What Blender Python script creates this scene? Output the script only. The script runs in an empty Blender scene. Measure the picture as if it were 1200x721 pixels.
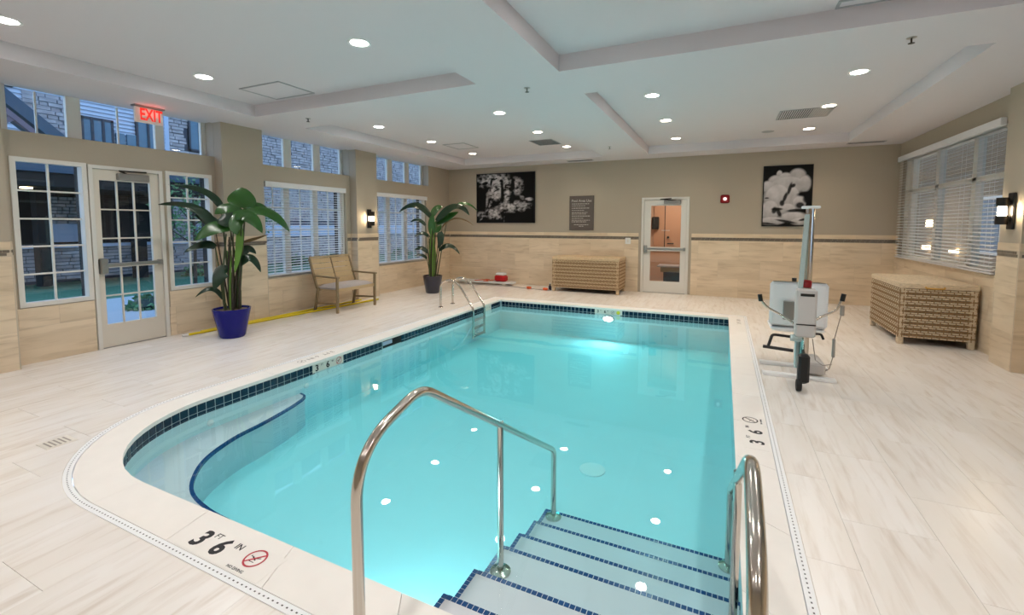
import bpy, math, random
from mathutils import Vector, Matrix
random.seed(7)
S = bpy.context.scene
COL = S.collection
# ---------------------------------------------------------------- camera
F, CX, CY = 526.547, 605.488, 300.369
YAW, PITCH, ROLL = .430937, .0700868, .0018065
cam = bpy.data.cameras.new('camera'); co = bpy.data.objects.new('camera', cam); COL.objects.link(co)
cam.sensor_fit = 'HORIZONTAL'; cam.sensor_width = 36; cam.lens = F / 1200 * 36
cam.shift_x = (600 - CX) / 1200; cam.shift_y = (CY - 360.5) / 1200
cam.clip_start = .02; cam.clip_end = 300
cy, sy, cp, sp = math.cos(YAW), math.sin(YAW), math.cos(PITCH), math.sin(PITCH)
fw = Vector((-sy * cp, cy * cp, -sp)); rt = Vector((cy, sy, 0)); up = rt.cross(fw)
cr, sr = math.cos(ROLL), math.sin(ROLL)
r2 = rt * cr + up * sr; u2 = up * cr - rt * sr
m = Matrix((r2, u2, -fw)).transposed().to_4x4(); m.translation = (0, 0, 1.5)
co.matrix_world = m; S.camera = co
# ---------------------------------------------------------------- world and exposure
S.view_settings.view_transform = 'Standard'; S.view_settings.look = 'None'
S.view_settings.gamma = 1; S.view_settings.use_curve_mapping = False
S.view_settings.exposure = 1.44
W = bpy.data.worlds.new('dusk_sky'); S.world = W; W.use_nodes = True
nt = W.node_tree; bg = nt.nodes['Background']
tc = nt.nodes.new('ShaderNodeTexCoord'); sx = nt.nodes.new('ShaderNodeSeparateXYZ'); rp = nt.nodes.new('ShaderNodeValToRGB')
nt.links.new(tc.outputs['Generated'], sx.inputs[0]); nt.links.new(sx.outputs[2], rp.inputs[0]); nt.links.new(rp.outputs[0], bg.inputs[0])
rp.color_ramp.elements[0].color = (.40, .54, .74, 1); rp.color_ramp.elements[1].color = (.20, .36, .66, 1)
bg.inputs[1].default_value = 1.15
LAMP = 12.0          # radiance of the downlight lenses
LAMP_W = 3.3         # watts of the beam inside each downlight
# ---------------------------------------------------------------- dimensions
XB, XR, YB, ZC, ZT = -6.72, 2.84, 10.275, 2.954, 3.107
YN = -2.6
WATER = -.12

# ================================================================ helpers
def srgb(r, g, b):
    f = lambda c: (c / 255 / 12.92) if c / 255 <= .04045 else ((c / 255 + .055) / 1.055) ** 2.4
    return (f(r), f(g), f(b), 1)
MATS = {}
def mat(name, col=None, rough=.5, metal=0, emit=None, estr=0, spec=None, noise=None, bump=None, trans=None, coat=0):
    if name in MATS: return MATS[name]
    M = bpy.data.materials.new(name); M.use_nodes = True; n = M.node_tree; b = n.nodes['Principled BSDF']
    if col: b.inputs['Base Color'].default_value = col
    b.inputs['Roughness'].default_value = rough; b.inputs['Metallic'].default_value = metal
    if spec is not None: b.inputs['Specular IOR Level'].default_value = spec
    if coat: b.inputs['Coat Weight'].default_value = coat
    if emit: b.inputs['Emission Color'].default_value = emit; b.inputs['Emission Strength'].default_value = estr
    if noise:   # (scale, amount, stretch)
        sc, amt, st = noise
        t = n.nodes.new('ShaderNodeTexCoord'); mp = n.nodes.new('ShaderNodeMapping'); mp.inputs['Scale'].default_value = st
        nz = n.nodes.new('ShaderNodeTexNoise'); nz.inputs['Scale'].default_value = sc; nz.inputs['Detail'].default_value = 4
        mx = n.nodes.new('ShaderNodeMix'); mx.data_type = 'RGBA'
        n.links.new(t.outputs['Object'], mp.inputs[0]); n.links.new(mp.outputs[0], nz.inputs[0]); n.links.new(nz.outputs[0], mx.inputs[0])
        c = col; mx.inputs[6].default_value = tuple(x * (1 - amt) for x in c[:3]) + (1,); mx.inputs[7].default_value = tuple(min(1, x * (1 + amt)) for x in c[:3]) + (1,)
        n.links.new(mx.outputs[2], b.inputs['Base Color'])
        if bump:
            bp = n.nodes.new('ShaderNodeBump'); bp.inputs['Strength'].default_value = bump; bp.inputs['Distance'].default_value = .01
            n.links.new(nz.outputs[0], bp.inputs['Height']); n.links.new(bp.outputs[0], b.inputs['Normal'])
    MATS[name] = M; return M
def travertine(name, ca, cb, cc, rough, streak=1.0, rnd=.06):
    """vein-cut stone: streaks along local X, every tile shifted by its own random number"""
    M = bpy.data.materials.new(name); M.use_nodes = True; n = M.node_tree; b = n.nodes['Principled BSDF']; L = n.links
    t = n.nodes.new('ShaderNodeTexCoord'); oi = n.nodes.new('ShaderNodeObjectInfo')
    ml = n.nodes.new('ShaderNodeVectorMath'); ml.operation = 'ADD'
    cmb = n.nodes.new('ShaderNodeCombineXYZ'); mm = n.nodes.new('ShaderNodeMath'); mm.operation = 'MULTIPLY'; mm.inputs[1].default_value = 37
    L.new(oi.outputs['Random'], mm.inputs[0])
    for i in range(3): L.new(mm.outputs[0], cmb.inputs[i])
    L.new(t.outputs['Object'], ml.inputs[0]); L.new(cmb.outputs[0], ml.inputs[1])
    mp = n.nodes.new('ShaderNodeMapping'); mp.inputs['Scale'].default_value = (2.4, 19, 19); L.new(ml.outputs[0], mp.inputs[0])
    mp2 = n.nodes.new('ShaderNodeMapping'); mp2.inputs['Scale'].default_value = (1.1, 5, 5); L.new(ml.outputs[0], mp2.inputs[0])
    mp3 = n.nodes.new('ShaderNodeMapping'); mp3.inputs['Scale'].default_value = (5, 60, 60); L.new(ml.outputs[0], mp3.inputs[0])
    n1 = n.nodes.new('ShaderNodeTexNoise'); n1.inputs['Scale'].default_value = 1; n1.inputs['Detail'].default_value = 5; n1.inputs['Distortion'].default_value = .5; L.new(mp.outputs[0], n1.inputs[0])
    n2 = n.nodes.new('ShaderNodeTexNoise'); n2.inputs['Scale'].default_value = 1; n2.inputs['Detail'].default_value = 3; L.new(mp2.outputs[0], n2.inputs[0])
    n3 = n.nodes.new('ShaderNodeTexNoise'); n3.inputs['Scale'].default_value = 1; n3.inputs['Detail'].default_value = 2; L.new(mp3.outputs[0], n3.inputs[0])
    r1 = n.nodes.new('ShaderNodeValToRGB'); r1.color_ramp.elements[0].position = .36; r1.color_ramp.elements[1].position = .64
    r1.color_ramp.elements[0].color = ca; r1.color_ramp.elements[1].color = cb; L.new(n2.outputs[0], r1.inputs[0])
    r2_ = n.nodes.new('ShaderNodeValToRGB'); r2_.color_ramp.elements[0].position = .50; r2_.color_ramp.elements[1].position = .72
    r2_.color_ramp.elements[0].color = (0, 0, 0, 1); r2_.color_ramp.elements[1].color = (streak, streak, streak, 1); L.new(n1.outputs[0], r2_.inputs[0])
    r3 = n.nodes.new('ShaderNodeMath'); r3.operation = 'MULTIPLY'; L.new(r2_.outputs[0], r3.inputs[0]); L.new(n3.outputs[0], r3.inputs[1])
    mx = n.nodes.new('ShaderNodeMix'); mx.data_type = 'RGBA'; L.new(r3.outputs[0], mx.inputs[0]); L.new(r1.outputs[0], mx.inputs[6]); mx.inputs[7].default_value = cc
    hs = n.nodes.new('ShaderNodeHueSaturation'); L.new(mx.outputs[2], hs.inputs['Color'])
    mr = n.nodes.new('ShaderNodeMapRange'); mr.inputs[3].default_value = 1 - rnd; mr.inputs[4].default_value = 1 + rnd; L.new(oi.outputs['Random'], mr.inputs[0]); L.new(mr.outputs[0], hs.inputs['Value'])
    L.new(hs.outputs[0], b.inputs['Base Color']); b.inputs['Roughness'].default_value = rough
    MATS[name] = M; return M
def glass_mat(name, tint=(1, 1, 1, 1), ior=1.45, rough=0.0, water=False, refl=1.0):
    M = bpy.data.materials.new(name); M.use_nodes = True; n = M.node_tree; n.nodes.clear(); L = n.links
    o = n.nodes.new('ShaderNodeOutputMaterial'); t = n.nodes.new('ShaderNodeBsdfTransparent'); t.inputs[0].default_value = tint
    g = n.nodes.new('ShaderNodeBsdfGlossy'); g.inputs['Roughness'].default_value = rough; g.inputs[0].default_value = (refl, refl, refl, 1)
    f = n.nodes.new('ShaderNodeFresnel'); f.inputs[0].default_value = ior
    if not water:      # thin pane: Schlick from the angle alone, the same from both sides
        n.nodes.remove(f); gg = n.nodes.new('ShaderNodeNewGeometry'); dt = n.nodes.new('ShaderNodeVectorMath'); dt.operation = 'DOT_PRODUCT'
        L.new(gg.outputs['Normal'], dt.inputs[0]); L.new(gg.outputs['Incoming'], dt.inputs[1])
        def mth(op, a, b=None):
            q = n.nodes.new('ShaderNodeMath'); q.operation = op
            for i, v in enumerate((a, b)):
                if v is None: continue
                if isinstance(v, (int, float)): q.inputs[i].default_value = v
                else: L.new(v, q.inputs[i])
            return q.outputs[0]
        f0 = 2*((ior-1)/(ior+1))**2
        fo = mth('ADD', mth('MULTIPLY', mth('POWER', mth('SUBTRACT', 1.0, mth('ABSOLUTE', dt.outputs['Value'])), 5.0), 1-f0), f0)
    else: fo = f.outputs[0]
    mx = n.nodes.new('ShaderNodeMixShader'); L.new(fo, mx.inputs[0]); L.new(t.outputs[0], mx.inputs[1]); L.new(g.outputs[0], mx.inputs[2]); L.new(mx.outputs[0], o.inputs[0])
    if water:
        g0 = n.nodes.new('ShaderNodeNewGeometry'); inv = n.nodes.new('ShaderNodeMath'); inv.operation = 'SUBTRACT'; inv.inputs[0].default_value = 1; L.new(g0.outputs['Backfacing'], inv.inputs[1])
        mu = n.nodes.new('ShaderNodeMath'); mu.operation = 'MULTIPLY'; L.new(inv.outputs[0], mu.inputs[0]); L.new(f.outputs[0], mu.inputs[1]); L.new(mu.outputs[0], mx.inputs[0])
        tx = n.nodes.new('ShaderNodeTexCoord'); nz = n.nodes.new('ShaderNodeTexNoise'); nz.inputs['Scale'].default_value = 2.2; nz.inputs['Detail'].default_value = 2
        bp = n.nodes.new('ShaderNodeBump'); bp.inputs['Strength'].default_value = .05; bp.inputs['Distance'].default_value = .02
        L.new(tx.outputs['Object'], nz.inputs[0]); L.new(nz.outputs[0], bp.inputs['Height']); L.new(bp.outputs[0], g.inputs['Normal'])
        v = n.nodes.new('ShaderNodeVolumeAbsorption'); v.inputs[0].default_value = WATER_COL; v.inputs[1].default_value = WATER_DEN; L.new(v.outputs[0], o.inputs['Volume'])
    MATS[name] = M; return M

class MB:
    def __init__(s): s.v = []; s.f = []; s.c = None
    def add(s, vs, fs):
        k = len(s.v); s.v += [tuple(v) for v in vs]; s.f += [tuple(i + k for i in f) for f in fs]; return s
    def box(s, x0, x1, y0, y1, z0, z1):
        return s.add([(x0,y0,z0),(x1,y0,z0),(x1,y1,z0),(x0,y1,z0),(x0,y0,z1),(x1,y0,z1),(x1,y1,z1),(x0,y1,z1)],
              [(0,3,2,1),(4,5,6,7),(0,1,5,4),(1,2,6,5),(2,3,7,6),(3,0,4,7)])
    def cbox(s, x0, x1, y0, y1, z0, z1, c=.01):
        """box with chamfered vertical and top edges"""
        pts = [(x0+c,y0),(x1-c,y0),(x1,y0+c),(x1,y1-c),(x1-c,y1),(x0+c,y1),(x0,y1-c),(x0,y0+c)]
        cx, cy_ = (x0+x1)/2, (y0+y1)/2
        ins = [(x + (c if x < cx else -c) * .9, y + (c if y < cy_ else -c) * .9) for x, y in pts]
        v = [(x,y,z0+c) for x,y in pts] + [(x,y,z1-c) for x,y in pts] + [(x,y,z1) for x,y in ins] + [(x,y,z0) for x,y in ins]
        f = [tuple(16+i for i in range(8)), tuple(24+i for i in reversed(range(8)))]
        for i in range(8):
            j = (i+1) % 8; f += [(i,j,8+j,8+i),(8+i,8+j,16+j,16+i),(24+i,24+j,j,i)]
        return s.add(v, f)
    def prism(s, pts, z0, z1):
        n = len(pts)
        return s.add([(x,y,z0) for x,y in pts]+[(x,y,z1) for x,y in pts],
              [tuple(reversed(range(n))), tuple(range(n,2*n))]+[(i,(i+1)%n,n+(i+1)%n,n+i) for i in range(n)])
    def tube(s, pts, r, n=8, caps=True):
        pts = [Vector(p) for p in pts]; rs = r if isinstance(r, (list,tuple)) else [r]*len(pts)
        N = None; vs = []
        for i,p in enumerate(pts):
            t = (pts[min(i+1,len(pts)-1)]-pts[max(i-1,0)]).normalized()
            if N is None:
                a = Vector((0,0,1)) if abs(t.z) < .9 else Vector((1,0,0)); N = (a - t*a.dot(t)).normalized()
            else: N = (N - t*N.dot(t)).normalized()
            B = t.cross(N)
            vs += [p + (N*math.cos(2*math.pi*k/n)+B*math.sin(2*math.pi*k/n))*rs[i] for k in range(n)]
        fs = [(i*n+k, i*n+(k+1)%n, (i+1)*n+(k+1)%n, (i+1)*n+k) for i in range(len(pts)-1) for k in range(n)]
        if caps: fs += [tuple(reversed(range(n))), tuple((len(pts)-1)*n+k for k in range(n))]
        return s.add(vs, fs)
    def lathe(s, prof, c=(0,0,0), n=24, axis='z'):
        vs = []; 
        for r,z in prof:
            for k in range(n):
                a = 2*math.pi*k/n; p = (r*math.cos(a), r*math.sin(a), z)
                if axis == 'x': p = (p[2], p[0], p[1])
                if axis == 'y': p = (p[0], p[2], p[1])
                vs.append((p[0]+c[0],p[1]+c[1],p[2]+c[2]))
        fs = [(i*n+k, i*n+(k+1)%n, (i+1)*n+(k+1)%n, (i+1)*n+k) for i in range(len(prof)-1) for k in range(n)]
        if prof[0][0] > 1e-5: fs.append(tuple(reversed(range(n))))
        if prof[-1][0] > 1e-5: fs.append(tuple((len(prof)-1)*n+k for k in range(n)))
        return s.add(vs, fs)
    def build(s, name, m, parent=None, smooth=False, loc=None):
        me = bpy.data.meshes.new(name)
        v = s.v
        if loc: v = [(a-loc[0], b-loc[1], c-loc[2]) for a,b,c in v]
        me.from_pydata(v, [], s.f); me.update()
        import bmesh
        bm = bmesh.new(); bm.from_mesh(me); bmesh.ops.recalc_face_normals(bm, faces=bm.faces); bm.to_mesh(me); bm.free()
        if smooth:
            me.shade_smooth()
            try: me.set_sharp_from_angle(angle=math.radians(40))
            except Exception: pass
        me.materials.append(MATS[m] if isinstance(m, str) else m)
        return link(name, me, parent, loc)
def link(name, me, parent=None, loc=None, rot=None):
    o = bpy.data.objects.new(name, me); COL.objects.link(o)
    if parent: o.parent = parent
    if loc: o.location = loc
    if rot: o.rotation_euler = rot
    return o
def place(o, loc):
    """world coordinates for a child of a thing whose empty stands at its base"""
    o.location = Vector(loc) - (o.parent.location if o.parent else Vector())
    return o
def thing(name, label, cat, loc=(0,0,0), rz=0, group=None):
    o = bpy.data.objects.new(name, None); COL.objects.link(o); o.location = loc; o.rotation_euler = (0,0,rz); o.empty_display_size = .1
    return tag(o, label, cat, group)
def tag(o, label, cat, group=None, kind=None):
    o['label'] = label; o['category'] = cat
    if group: o['group'] = group
    if kind: o['kind'] = kind
    return o
def struct(o, label=None, cat=None):
    o['kind'] = 'structure'
    if label: o['label'] = label
    if cat: o['category'] = cat
    return o
def part(mb, name, m, root, smooth=False):
    """mb in the thing's local coordinates"""
    return mb.build(name, m, root, smooth)
def wpart(mb, name, m, root, smooth=False):
    """mb in world coordinates, root an unrotated empty"""
    o = mb.build(name, m, root, smooth)
    q = root.location if root else Vector()
    r = root.parent
    while r: q = q + r.location; r = r.parent
    o.location = -q
    return o
def stuff(o): o['kind'] = 'stuff'; return o
def arc(cx, cy_, r, a0, a1, n):
    return [(cx + r*math.cos(math.radians(a0+(a1-a0)*i/n)), cy_ + r*math.sin(math.radians(a0+(a1-a0)*i/n))) for i in range(n+1)]
def round_path(pts, rad, n=6):
    """polyline with rounded corners"""
    P = [Vector(p) for p in pts]; out = [P[0]]
    for i in range(1, len(P)-1):
        a, b, c = P[i-1], P[i], P[i+1]; d1 = (a-b); d2 = (c-b)
        r = min(rad if not isinstance(rad, (list,tuple)) else rad[i-1], d1.length*.49, d2.length*.49)
        p0 = b + d1.normalized()*r; p1 = b + d2.normalized()*r
        out += [p0*(1-t)**2 + b*2*t*(1-t) + p1*t*t for t in [k/n for k in range(n+1)]]
    return out + [P[-1]]

# ================================================================ materials
WATER_COL = (.22, .90, .96, 1); WATER_DEN = .85
travertine('wall_travertine', srgb(234,215,188), srgb(221,201,172), srgb(190,166,134), .42, 1.0, .045)
travertine('floor_travertine', srgb(244,238,232), srgb(238,230,221), srgb(208,192,175), .27, .9, .015)
mat('grout', srgb(205,190,168), .8); mat('floor_grout', srgb(228,219,209), .8)
mat('wall_paint', srgb(182,170,152), .75, noise=(40,.02,(1,1,1)))
mat('ceiling_paint', srgb(218,212,216), .8, noise=(30,.01,(1,1,1)))
mat('white_trim', srgb(226,223,216), .4); mat('white_plastic', srgb(232,232,230), .4)
mat('door_paint', srgb(222,214,200), .42)
mat('blind_slat', srgb(226,226,228), .5)
mat('mosaic', srgb(118,108,96), .3, noise=(18,.3,(1,1,1)))
mat('coping', srgb(243,237,230), .55, noise=(9,.035,(1,1,1)), bump=.15)
mat('pool_plaster', srgb(212,232,234), .7, noise=(3,.03,(1,1,1)))
mat('step_plaster', srgb(220,210,214), .7)
mat('navy_tile', srgb(16,38,62), .15, noise=(9,.45,(1,1,1)))
mat('blue_tile', srgb(20,66,120), .2)
mat('tile_grout', srgb(190,205,208), .7)
mat('steel', srgb(205,198,188), .16, 1); mat('brushed', srgb(170,168,165), .35, 1); mat('dark_metal', srgb(60,56,52), .4, .8)
mat('black', srgb(18,17,18), .45); mat('soft_black', srgb(12,12,14), .8); mat('rubber', srgb(22,22,24), .7)
mat('pot_blue', srgb(6,10,122), .2, spec=.3); mat('pot_navy', srgb(10,14,48), .15, coat=.6)
mat('soil', srgb(120,98,86), .95, noise=(60,.4,(1,1,1)), bump=.8)
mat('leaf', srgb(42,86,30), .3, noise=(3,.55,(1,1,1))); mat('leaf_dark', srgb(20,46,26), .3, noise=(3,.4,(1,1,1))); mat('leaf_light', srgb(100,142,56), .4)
mat('leaf_dry', srgb(120,96,60), .6); mat('stem', srgb(66,74,42), .5, noise=(6,.5,(1,1,1))); mat('stem_brown', srgb(52,42,32), .6)
mat('wicker', srgb(208,182,146), .6, noise=(26,.42,(1,1,3))); mat('wicker_grey', srgb(212,194,166), .6, noise=(26,.42,(1,1,3))); mat('wicker_dark', srgb(92,70,52), .8); mat('wicker_mid', srgb(150,120,86), .8)
mat('bench_wood', srgb(194,168,128), .5, noise=(8,.15,(1,12,1))); mat('bench_frame', srgb(146,128,100), .4, .3)
mat('cushion', srgb(176,168,165), .9, noise=(90,.08,(1,1,1)))
mat('yellow', srgb(232,208,24), .4); mat('orange', srgb(226,98,48), .5); mat('red', srgb(196,20,30), .5); mat('alarm_red', srgb(150,14,24), .35)
mat('sign', srgb(98,88,82), .5); mat('sign_ink', srgb(206,200,192), .6)
mat('ink', srgb(38,34,36), .6); mat('red_ink', srgb(190,60,72), .6); mat('grey_ink', srgb(160,150,142), .7); mat('yellow_ink', srgb(224,206,40), .5)
mat('drain_white', srgb(246,246,246), .6); mat('slot_grey', srgb(96,92,92), .7)
mat('marker_tile', srgb(228,220,208), .4)
mat('lift_white', srgb(250,250,250), .35); mat('lift_box', srgb(206,200,196), .4); mat('lift_arm', srgb(206,228,230), .25, .5)
mat('lamp_glow', (1,1,1,1), .5, emit=(1,.965,.93,1), estr=LAMP); mat('lamp_ring', srgb(240,240,238), .5)
mat('lamp_glow_warm', (1,1,1,1), .5, emit=(1,.84,.66,1), estr=LAMP*1.0)
mat('sconce_glow', (1,1,1,1), .5, emit=(1,.78,.5,1), estr=38)
mat('exit_white', srgb(228,214,206), .5, emit=(1,.8,.75,1), estr=.03); mat('exit_red', srgb(200,20,20), .5, emit=(1,.05,.03,1), estr=.25)
mat('strobe', srgb(230,230,230), .3, emit=(1,.8,.8,1), estr=.4)
mat('pool_lamp', (1,1,1,1), .5, emit=(.8,.97,1,1), estr=9)
mat('siding', srgb(176,188,204), .7, noise=(3,.06,(1,1,1))); mat('ext_dark', srgb(20,34,52), .3); mat('slate', srgb(58,78,96), .8, noise=(20,.2,(1,1,1)))
mat('ext_stone', srgb(158,156,160), .85, noise=(4.5,.75,(1,.6,1.6))); mat('ext_mortar', srgb(70,78,92), .9); mat('ext_glass', srgb(70,108,130), .15, noise=(1.5,.35,(1,1,1))); mat('timber', srgb(110,96,108), .7)
mat('grass', srgb(66,112,88), .95, noise=(8,.35,(1,1,1)), bump=.5); mat('concrete', srgb(170,176,180), .85); mat('ext_pale', srgb(170,188,212), .8)
mat('bark', srgb(66,56,48), .9); mat('tree_leaf', srgb(86,128,84), .8, noise=(4,.4,(1,1,1)))
mat('beige_wall', srgb(150,132,110), .8, noise=(1.2,.18,(1,1,1))); mat('warm_glow', srgb(255,220,160), .5, emit=(1,.75,.45,1), estr=5)
mat('hall_wall', srgb(212,176,148), .7); mat('hall_floor', srgb(160,136,112), .5); mat('hall_door', srgb(200,154,122), .5); mat('dark_wood', srgb(52,32,26), .5)
mat('led_dark', srgb(40,44,52), .5)
glass_mat('window_glass', (.90, .95, .97, 1), 1.45, 0, refl=.8); glass_mat('clear_glass', (.97,.97,.97,1), 1.45)
glass_mat('water', (.97, 1, 1, 1), 1.33, .0, water=True)

# ================================================================ POOL OUTLINES
PX0, PX1, PY0, PY1, PR = -4.04, .135, 1.36, 8.0, 1.0
def outline(d, n=14):
    """pool outline pushed outward by d, counter-clockwise from the near right corner"""
    x0,x1,y0,y1 = PX0-d, PX1+d, PY0-d, PY1+d
    pts = [(x1,y0),(x1,y1),(x0,y1)]
    c = arc(PX0+PR, PY0+PR, PR+d, 180, 270, n)
    return pts + c
def clip(poly, a, b):
    """keep the side to the left of a->b"""
    out = []
    def sd(p): return (b[0]-a[0])*(p[1]-a[1]) - (b[1]-a[1])*(p[0]-a[0])
    for i in range(len(poly)):
        p, q = poly[i], poly[(i+1) % len(poly)]; s, t = sd(p), sd(q)
        if s >= 0: out.append(p)
        if s*t < 0:
            k = s/(s-t); out.append((p[0]+(q[0]-p[0])*k, p[1]+(q[1]-p[1])*k))
    return out
def area(p): return abs(sum(p[i][0]*p[(i+1)%len(p)][1]-p[(i+1)%len(p)][0]*p[i][1] for i in range(len(p))))/2 if len(p) > 2 else 0
def minus_pool(poly, d):
    """convex polygon minus the pool outline: list of convex pieces"""
    O = outline(d); c = (-2.0, 4.6); res = []
    for i in range(len(O)):
        a, b = O[i], O[(i+1) % len(O)]
        q = clip(poly, b, a)                      # outside of the edge
        if len(q) < 3: continue
        q = clip(q, c, a)
        if len(q) < 3: continue
        q = clip(q, b, c)
        if len(q) > 2 and area(q) > 1e-4: res.append(q)
    return res

# ================================================================ FLOOR
mb = MB()
for q in minus_pool([(XB-.3, YN), (XR+.5, YN), (XR+.5, YB+.1), (XB-.3, YB+.1)], .245): mb.prism(q, -.12, -.0035)
floor = struct(mb.build('floor', 'floor_grout'))
TW, TL = .385, .77
full = MB().cbox(-TL/2+.0007, TL/2-.0007, -TW/2+.0007, TW/2-.0007, -.008, 0, .0007)
tile_mesh = None
ix = 0
x = XB
while x < XR - .02:
    y = .0 - (.385 if ix % 2 else 0); x1 = min(x+TW, XR)
    while y < YB:
        ya, yb = max(y, -.3), min(y+TL, YB)
        cell = [(x,ya),(x1,ya),(x1,yb),(x,yb)]
        pcs = minus_pool(cell, .252); tot = sum(area(p) for p in pcs); A = area(cell)
        cx_, cy_ = (x+x1)/2, (ya+yb)/2
        if tot > .004:
            if tot > A*.999 and abs(x1-x-TW) < 1e-6 and abs(yb-ya-TL) < 1e-6:
                if tile_mesh is None:
                    o = full.build('tile', 'floor_travertine', floor); tile_mesh = o.data
                else: o = link('tile', tile_mesh, floor)
                o.location = (cx_, cy_, 0); o.rotation_euler = (0,0,math.pi/2)
            else:
                g = .0007; cell2 = [(x+g,ya+g),(x1-g,ya+g),(x1-g,yb-g),(x+g,yb-g)]
                mb = MB()
                for p in (minus_pool(cell2, .252) if tot < A*.999 else [cell2]):
                    mb.prism([(py_-cy_, -(px_-cx_)) for px_,py_ in p], -.008, 0)
                if mb.v:
                    o = mb.build('tile', 'floor_travertine', floor); o.location = (cx_, cy_, 0); o.rotation_euler = (0,0,math.pi/2)
        y += TL
    x += TW; ix += 1
# floor behind the camera position: plain slab of the same stone
MB().box(XB, XR, YN, -.302, -.008, 0).build('floor_slab', 'floor_travertine', floor)
# round deck drain by the curved corner
dd = thing('floor_drain', 'small square pale floor drain cover beside the curved pool corner', 'drain', (-4.12,1.4,0))
part(MB().box(-.08,.08,-.08,.08,0,.003), 'cover', 'marker_tile', dd)
mb = MB()
for i in range(5): mb.box(-.06,.06,-.055+i*.025,-.045+i*.025,.003,.0036)
stuff(part(mb, 'slots', 'grey_ink', dd))

# ================================================================ COPING AND TRENCH DRAIN
pool = thing('swimming_pool', 'indoor swimming pool with pale coping, navy tile band and turquoise basin', 'pool', (0,0,0))
def ring_stations(d, step):
    """points along the outline at equal arc step (list of closed loop points)"""
    O = outline(d, 40); pts = []; L_ = [0]
    for i in range(len(O)): a, b = O[i], O[(i+1)%len(O)]; L_.append(L_[-1]+math.dist(a,b))
    return O, L_
def pt_at(O, L_, s):
    s %= L_[-1]
    for i in range(len(O)):
        if L_[i] <= s <= L_[i+1]:
            a, b = O[i], O[(i+1)%len(O)]; k = (s-L_[i])/max(1e-9, L_[i+1]-L_[i])
            t = ((b[0]-a[0]), (b[1]-a[1])); l = math.hypot(*t); t = (t[0]/l, t[1]/l)
            return (a[0]+(b[0]-a[0])*k, a[1]+(b[1]-a[1])*k), t
# coping stones: pieces between inner and outer outline (same vertex count -> matched)
def stones(d0, d1, z0, z1, name, m, cuts_straight, cuts_arc, gap=.0015, overhang=0):
    A = outline(d0, cuts_arc*4); B = outline(d1, cuts_arc*4)
    segs = []
    n = len(A)
    # straight runs
    for i, cuts in ((0, cuts_straight[0]), (1, cuts_straight[1]), (2, cuts_straight[2]), (n-1, cuts_straight[3])):
        a0,a1,b0,b1 = A[i],A[(i+1)%n],B[i],B[(i+1)%n]
        for k in range(cuts):
            l = lambda p,q,t: (p[0]+(q[0]-p[0])*t, p[1]+(q[1]-p[1])*t)
            La = math.dist(a0,a1); t0 = k/cuts + gap/La; t1 = (k+1)/cuts - gap/La
            segs.append([l(a0,a1,t0), l(a0,a1,t1), l(b0,b1,t1), l(b0,b1,t0)])
    for k in range(cuts_arc):
        i0 = 3 + k*4; ia = list(range(i0, i0+5))
        pa = [A[i] for i in ia]; pb = [B[i] for i in ia]
        segs.append(pa + pb[::-1])
    for s in segs:
        MB_ = MB(); n_ = len(s); MB_.prism(s, z0, z1); MB_.build(name, m, pool)
stones(-.02, .205, -.032, .0, 'coping_stone', 'coping', (11, 7, 9, 5), 3)
# trench drain strip with slots
def band(A, B, z0, z1):
    n = len(A); mb = MB()
    mb.add([(x,y,z1) for x,y in A]+[(x,y,z1) for x,y in B]+[(x,y,z0) for x,y in A]+[(x,y,z0) for x,y in B],
       [(i,(i+1)%n,n+(i+1)%n,n+i) for i in range(n)] + [(2*n+i,2*n+(i+1)%n,(i+1)%n,i) for i in range(n)] + [(n+i,n+(i+1)%n,3*n+(i+1)%n,3*n+i) for i in range(n)])
    return mb
mb = band(outline(.209, 40), outline(.248, 40), -.03, .001)
trench = mb.build('trench_drain', 'drain_white', pool)
O, L_ = ring_stations(.2285, 0); mb = MB(); s = 0
while s < L_[-1]:
    (px_,py_), t = pt_at(O, L_, s); nx, ny = -t[1], t[0]; a, b = .0045, .0032
    mb.add([(px_+t[0]*a*i+nx*b*j, py_+t[1]*a*i+ny*b*j, .0022) for i,j in ((-1,-1),(1,-1),(1,1),(-1,1))], [(0,1,2,3)]); s += .027
o = stuff(mb.build('drain_slot', 'slot_grey', trench))
# waterline tiles
def wall_tiles(s0, s1, row, m='navy_tile', joined=False):
    O, L_ = ring_stations(0, 0); out = MB(); P = .0765; n = int((s1-s0)/P); z1 = -.034 - row*.0765; z0 = z1 - (.0705 if row == 0 else .03)
    for k in range(n):
        sa = s0 + k*P; (p,t) = pt_at(O, L_, sa+P/2)
        nx, ny = -t[1], t[0]       # inward
        if any(a < sa + P/2 < b for a,b in SKIP): continue
        h = .0342; mb = out if joined else MB()
        f0, f1 = -.002, .004
        c = [(p[0]+t[0]*i*h+nx*j, p[1]+t[1]*i*h+ny*j) for i,j in ((-1,f0),(1,f0),(1,f1),(-1,f1))]
        mb.prism(c, z0, z1)
        if not joined: mb.build('waterline_tile', m, pool)
    if joined: stuff(out.build('waterline_tiles', m, pool))
O, L_ = ring_stations(0, 0)
LR, LF, LL = L_[1], L_[2]-L_[1], L_[3]-L_[2]     # right, far, left straight lengths
s_far0 = L_[1]; s_left0 = L_[2]; s_arc0 = L_[3]; s_arc1 = L_[len(O)-1]; s_near1 = L_[-1]
xs = lambda x: s_far0 + (PX1 - x)                # arc length on the far wall of x
ys = lambda y: s_left0 + (PY1 - y)
SKIP = [(xs(-1.60), xs(-2.10)), (ys(3.88), ys(3.44)), (ys(7.60), ys(7.36)), (ys(4.95), ys(4.55))]
wall_tiles(s_far0+.01, s_left0-.01, 0); wall_tiles(s_left0+.01, s_arc1, 0)
wall_tiles(s_far0+.01, s_left0-.01, 1, joined=True); wall_tiles(s_left0+.01, s_arc1, 1, joined=True)
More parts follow.
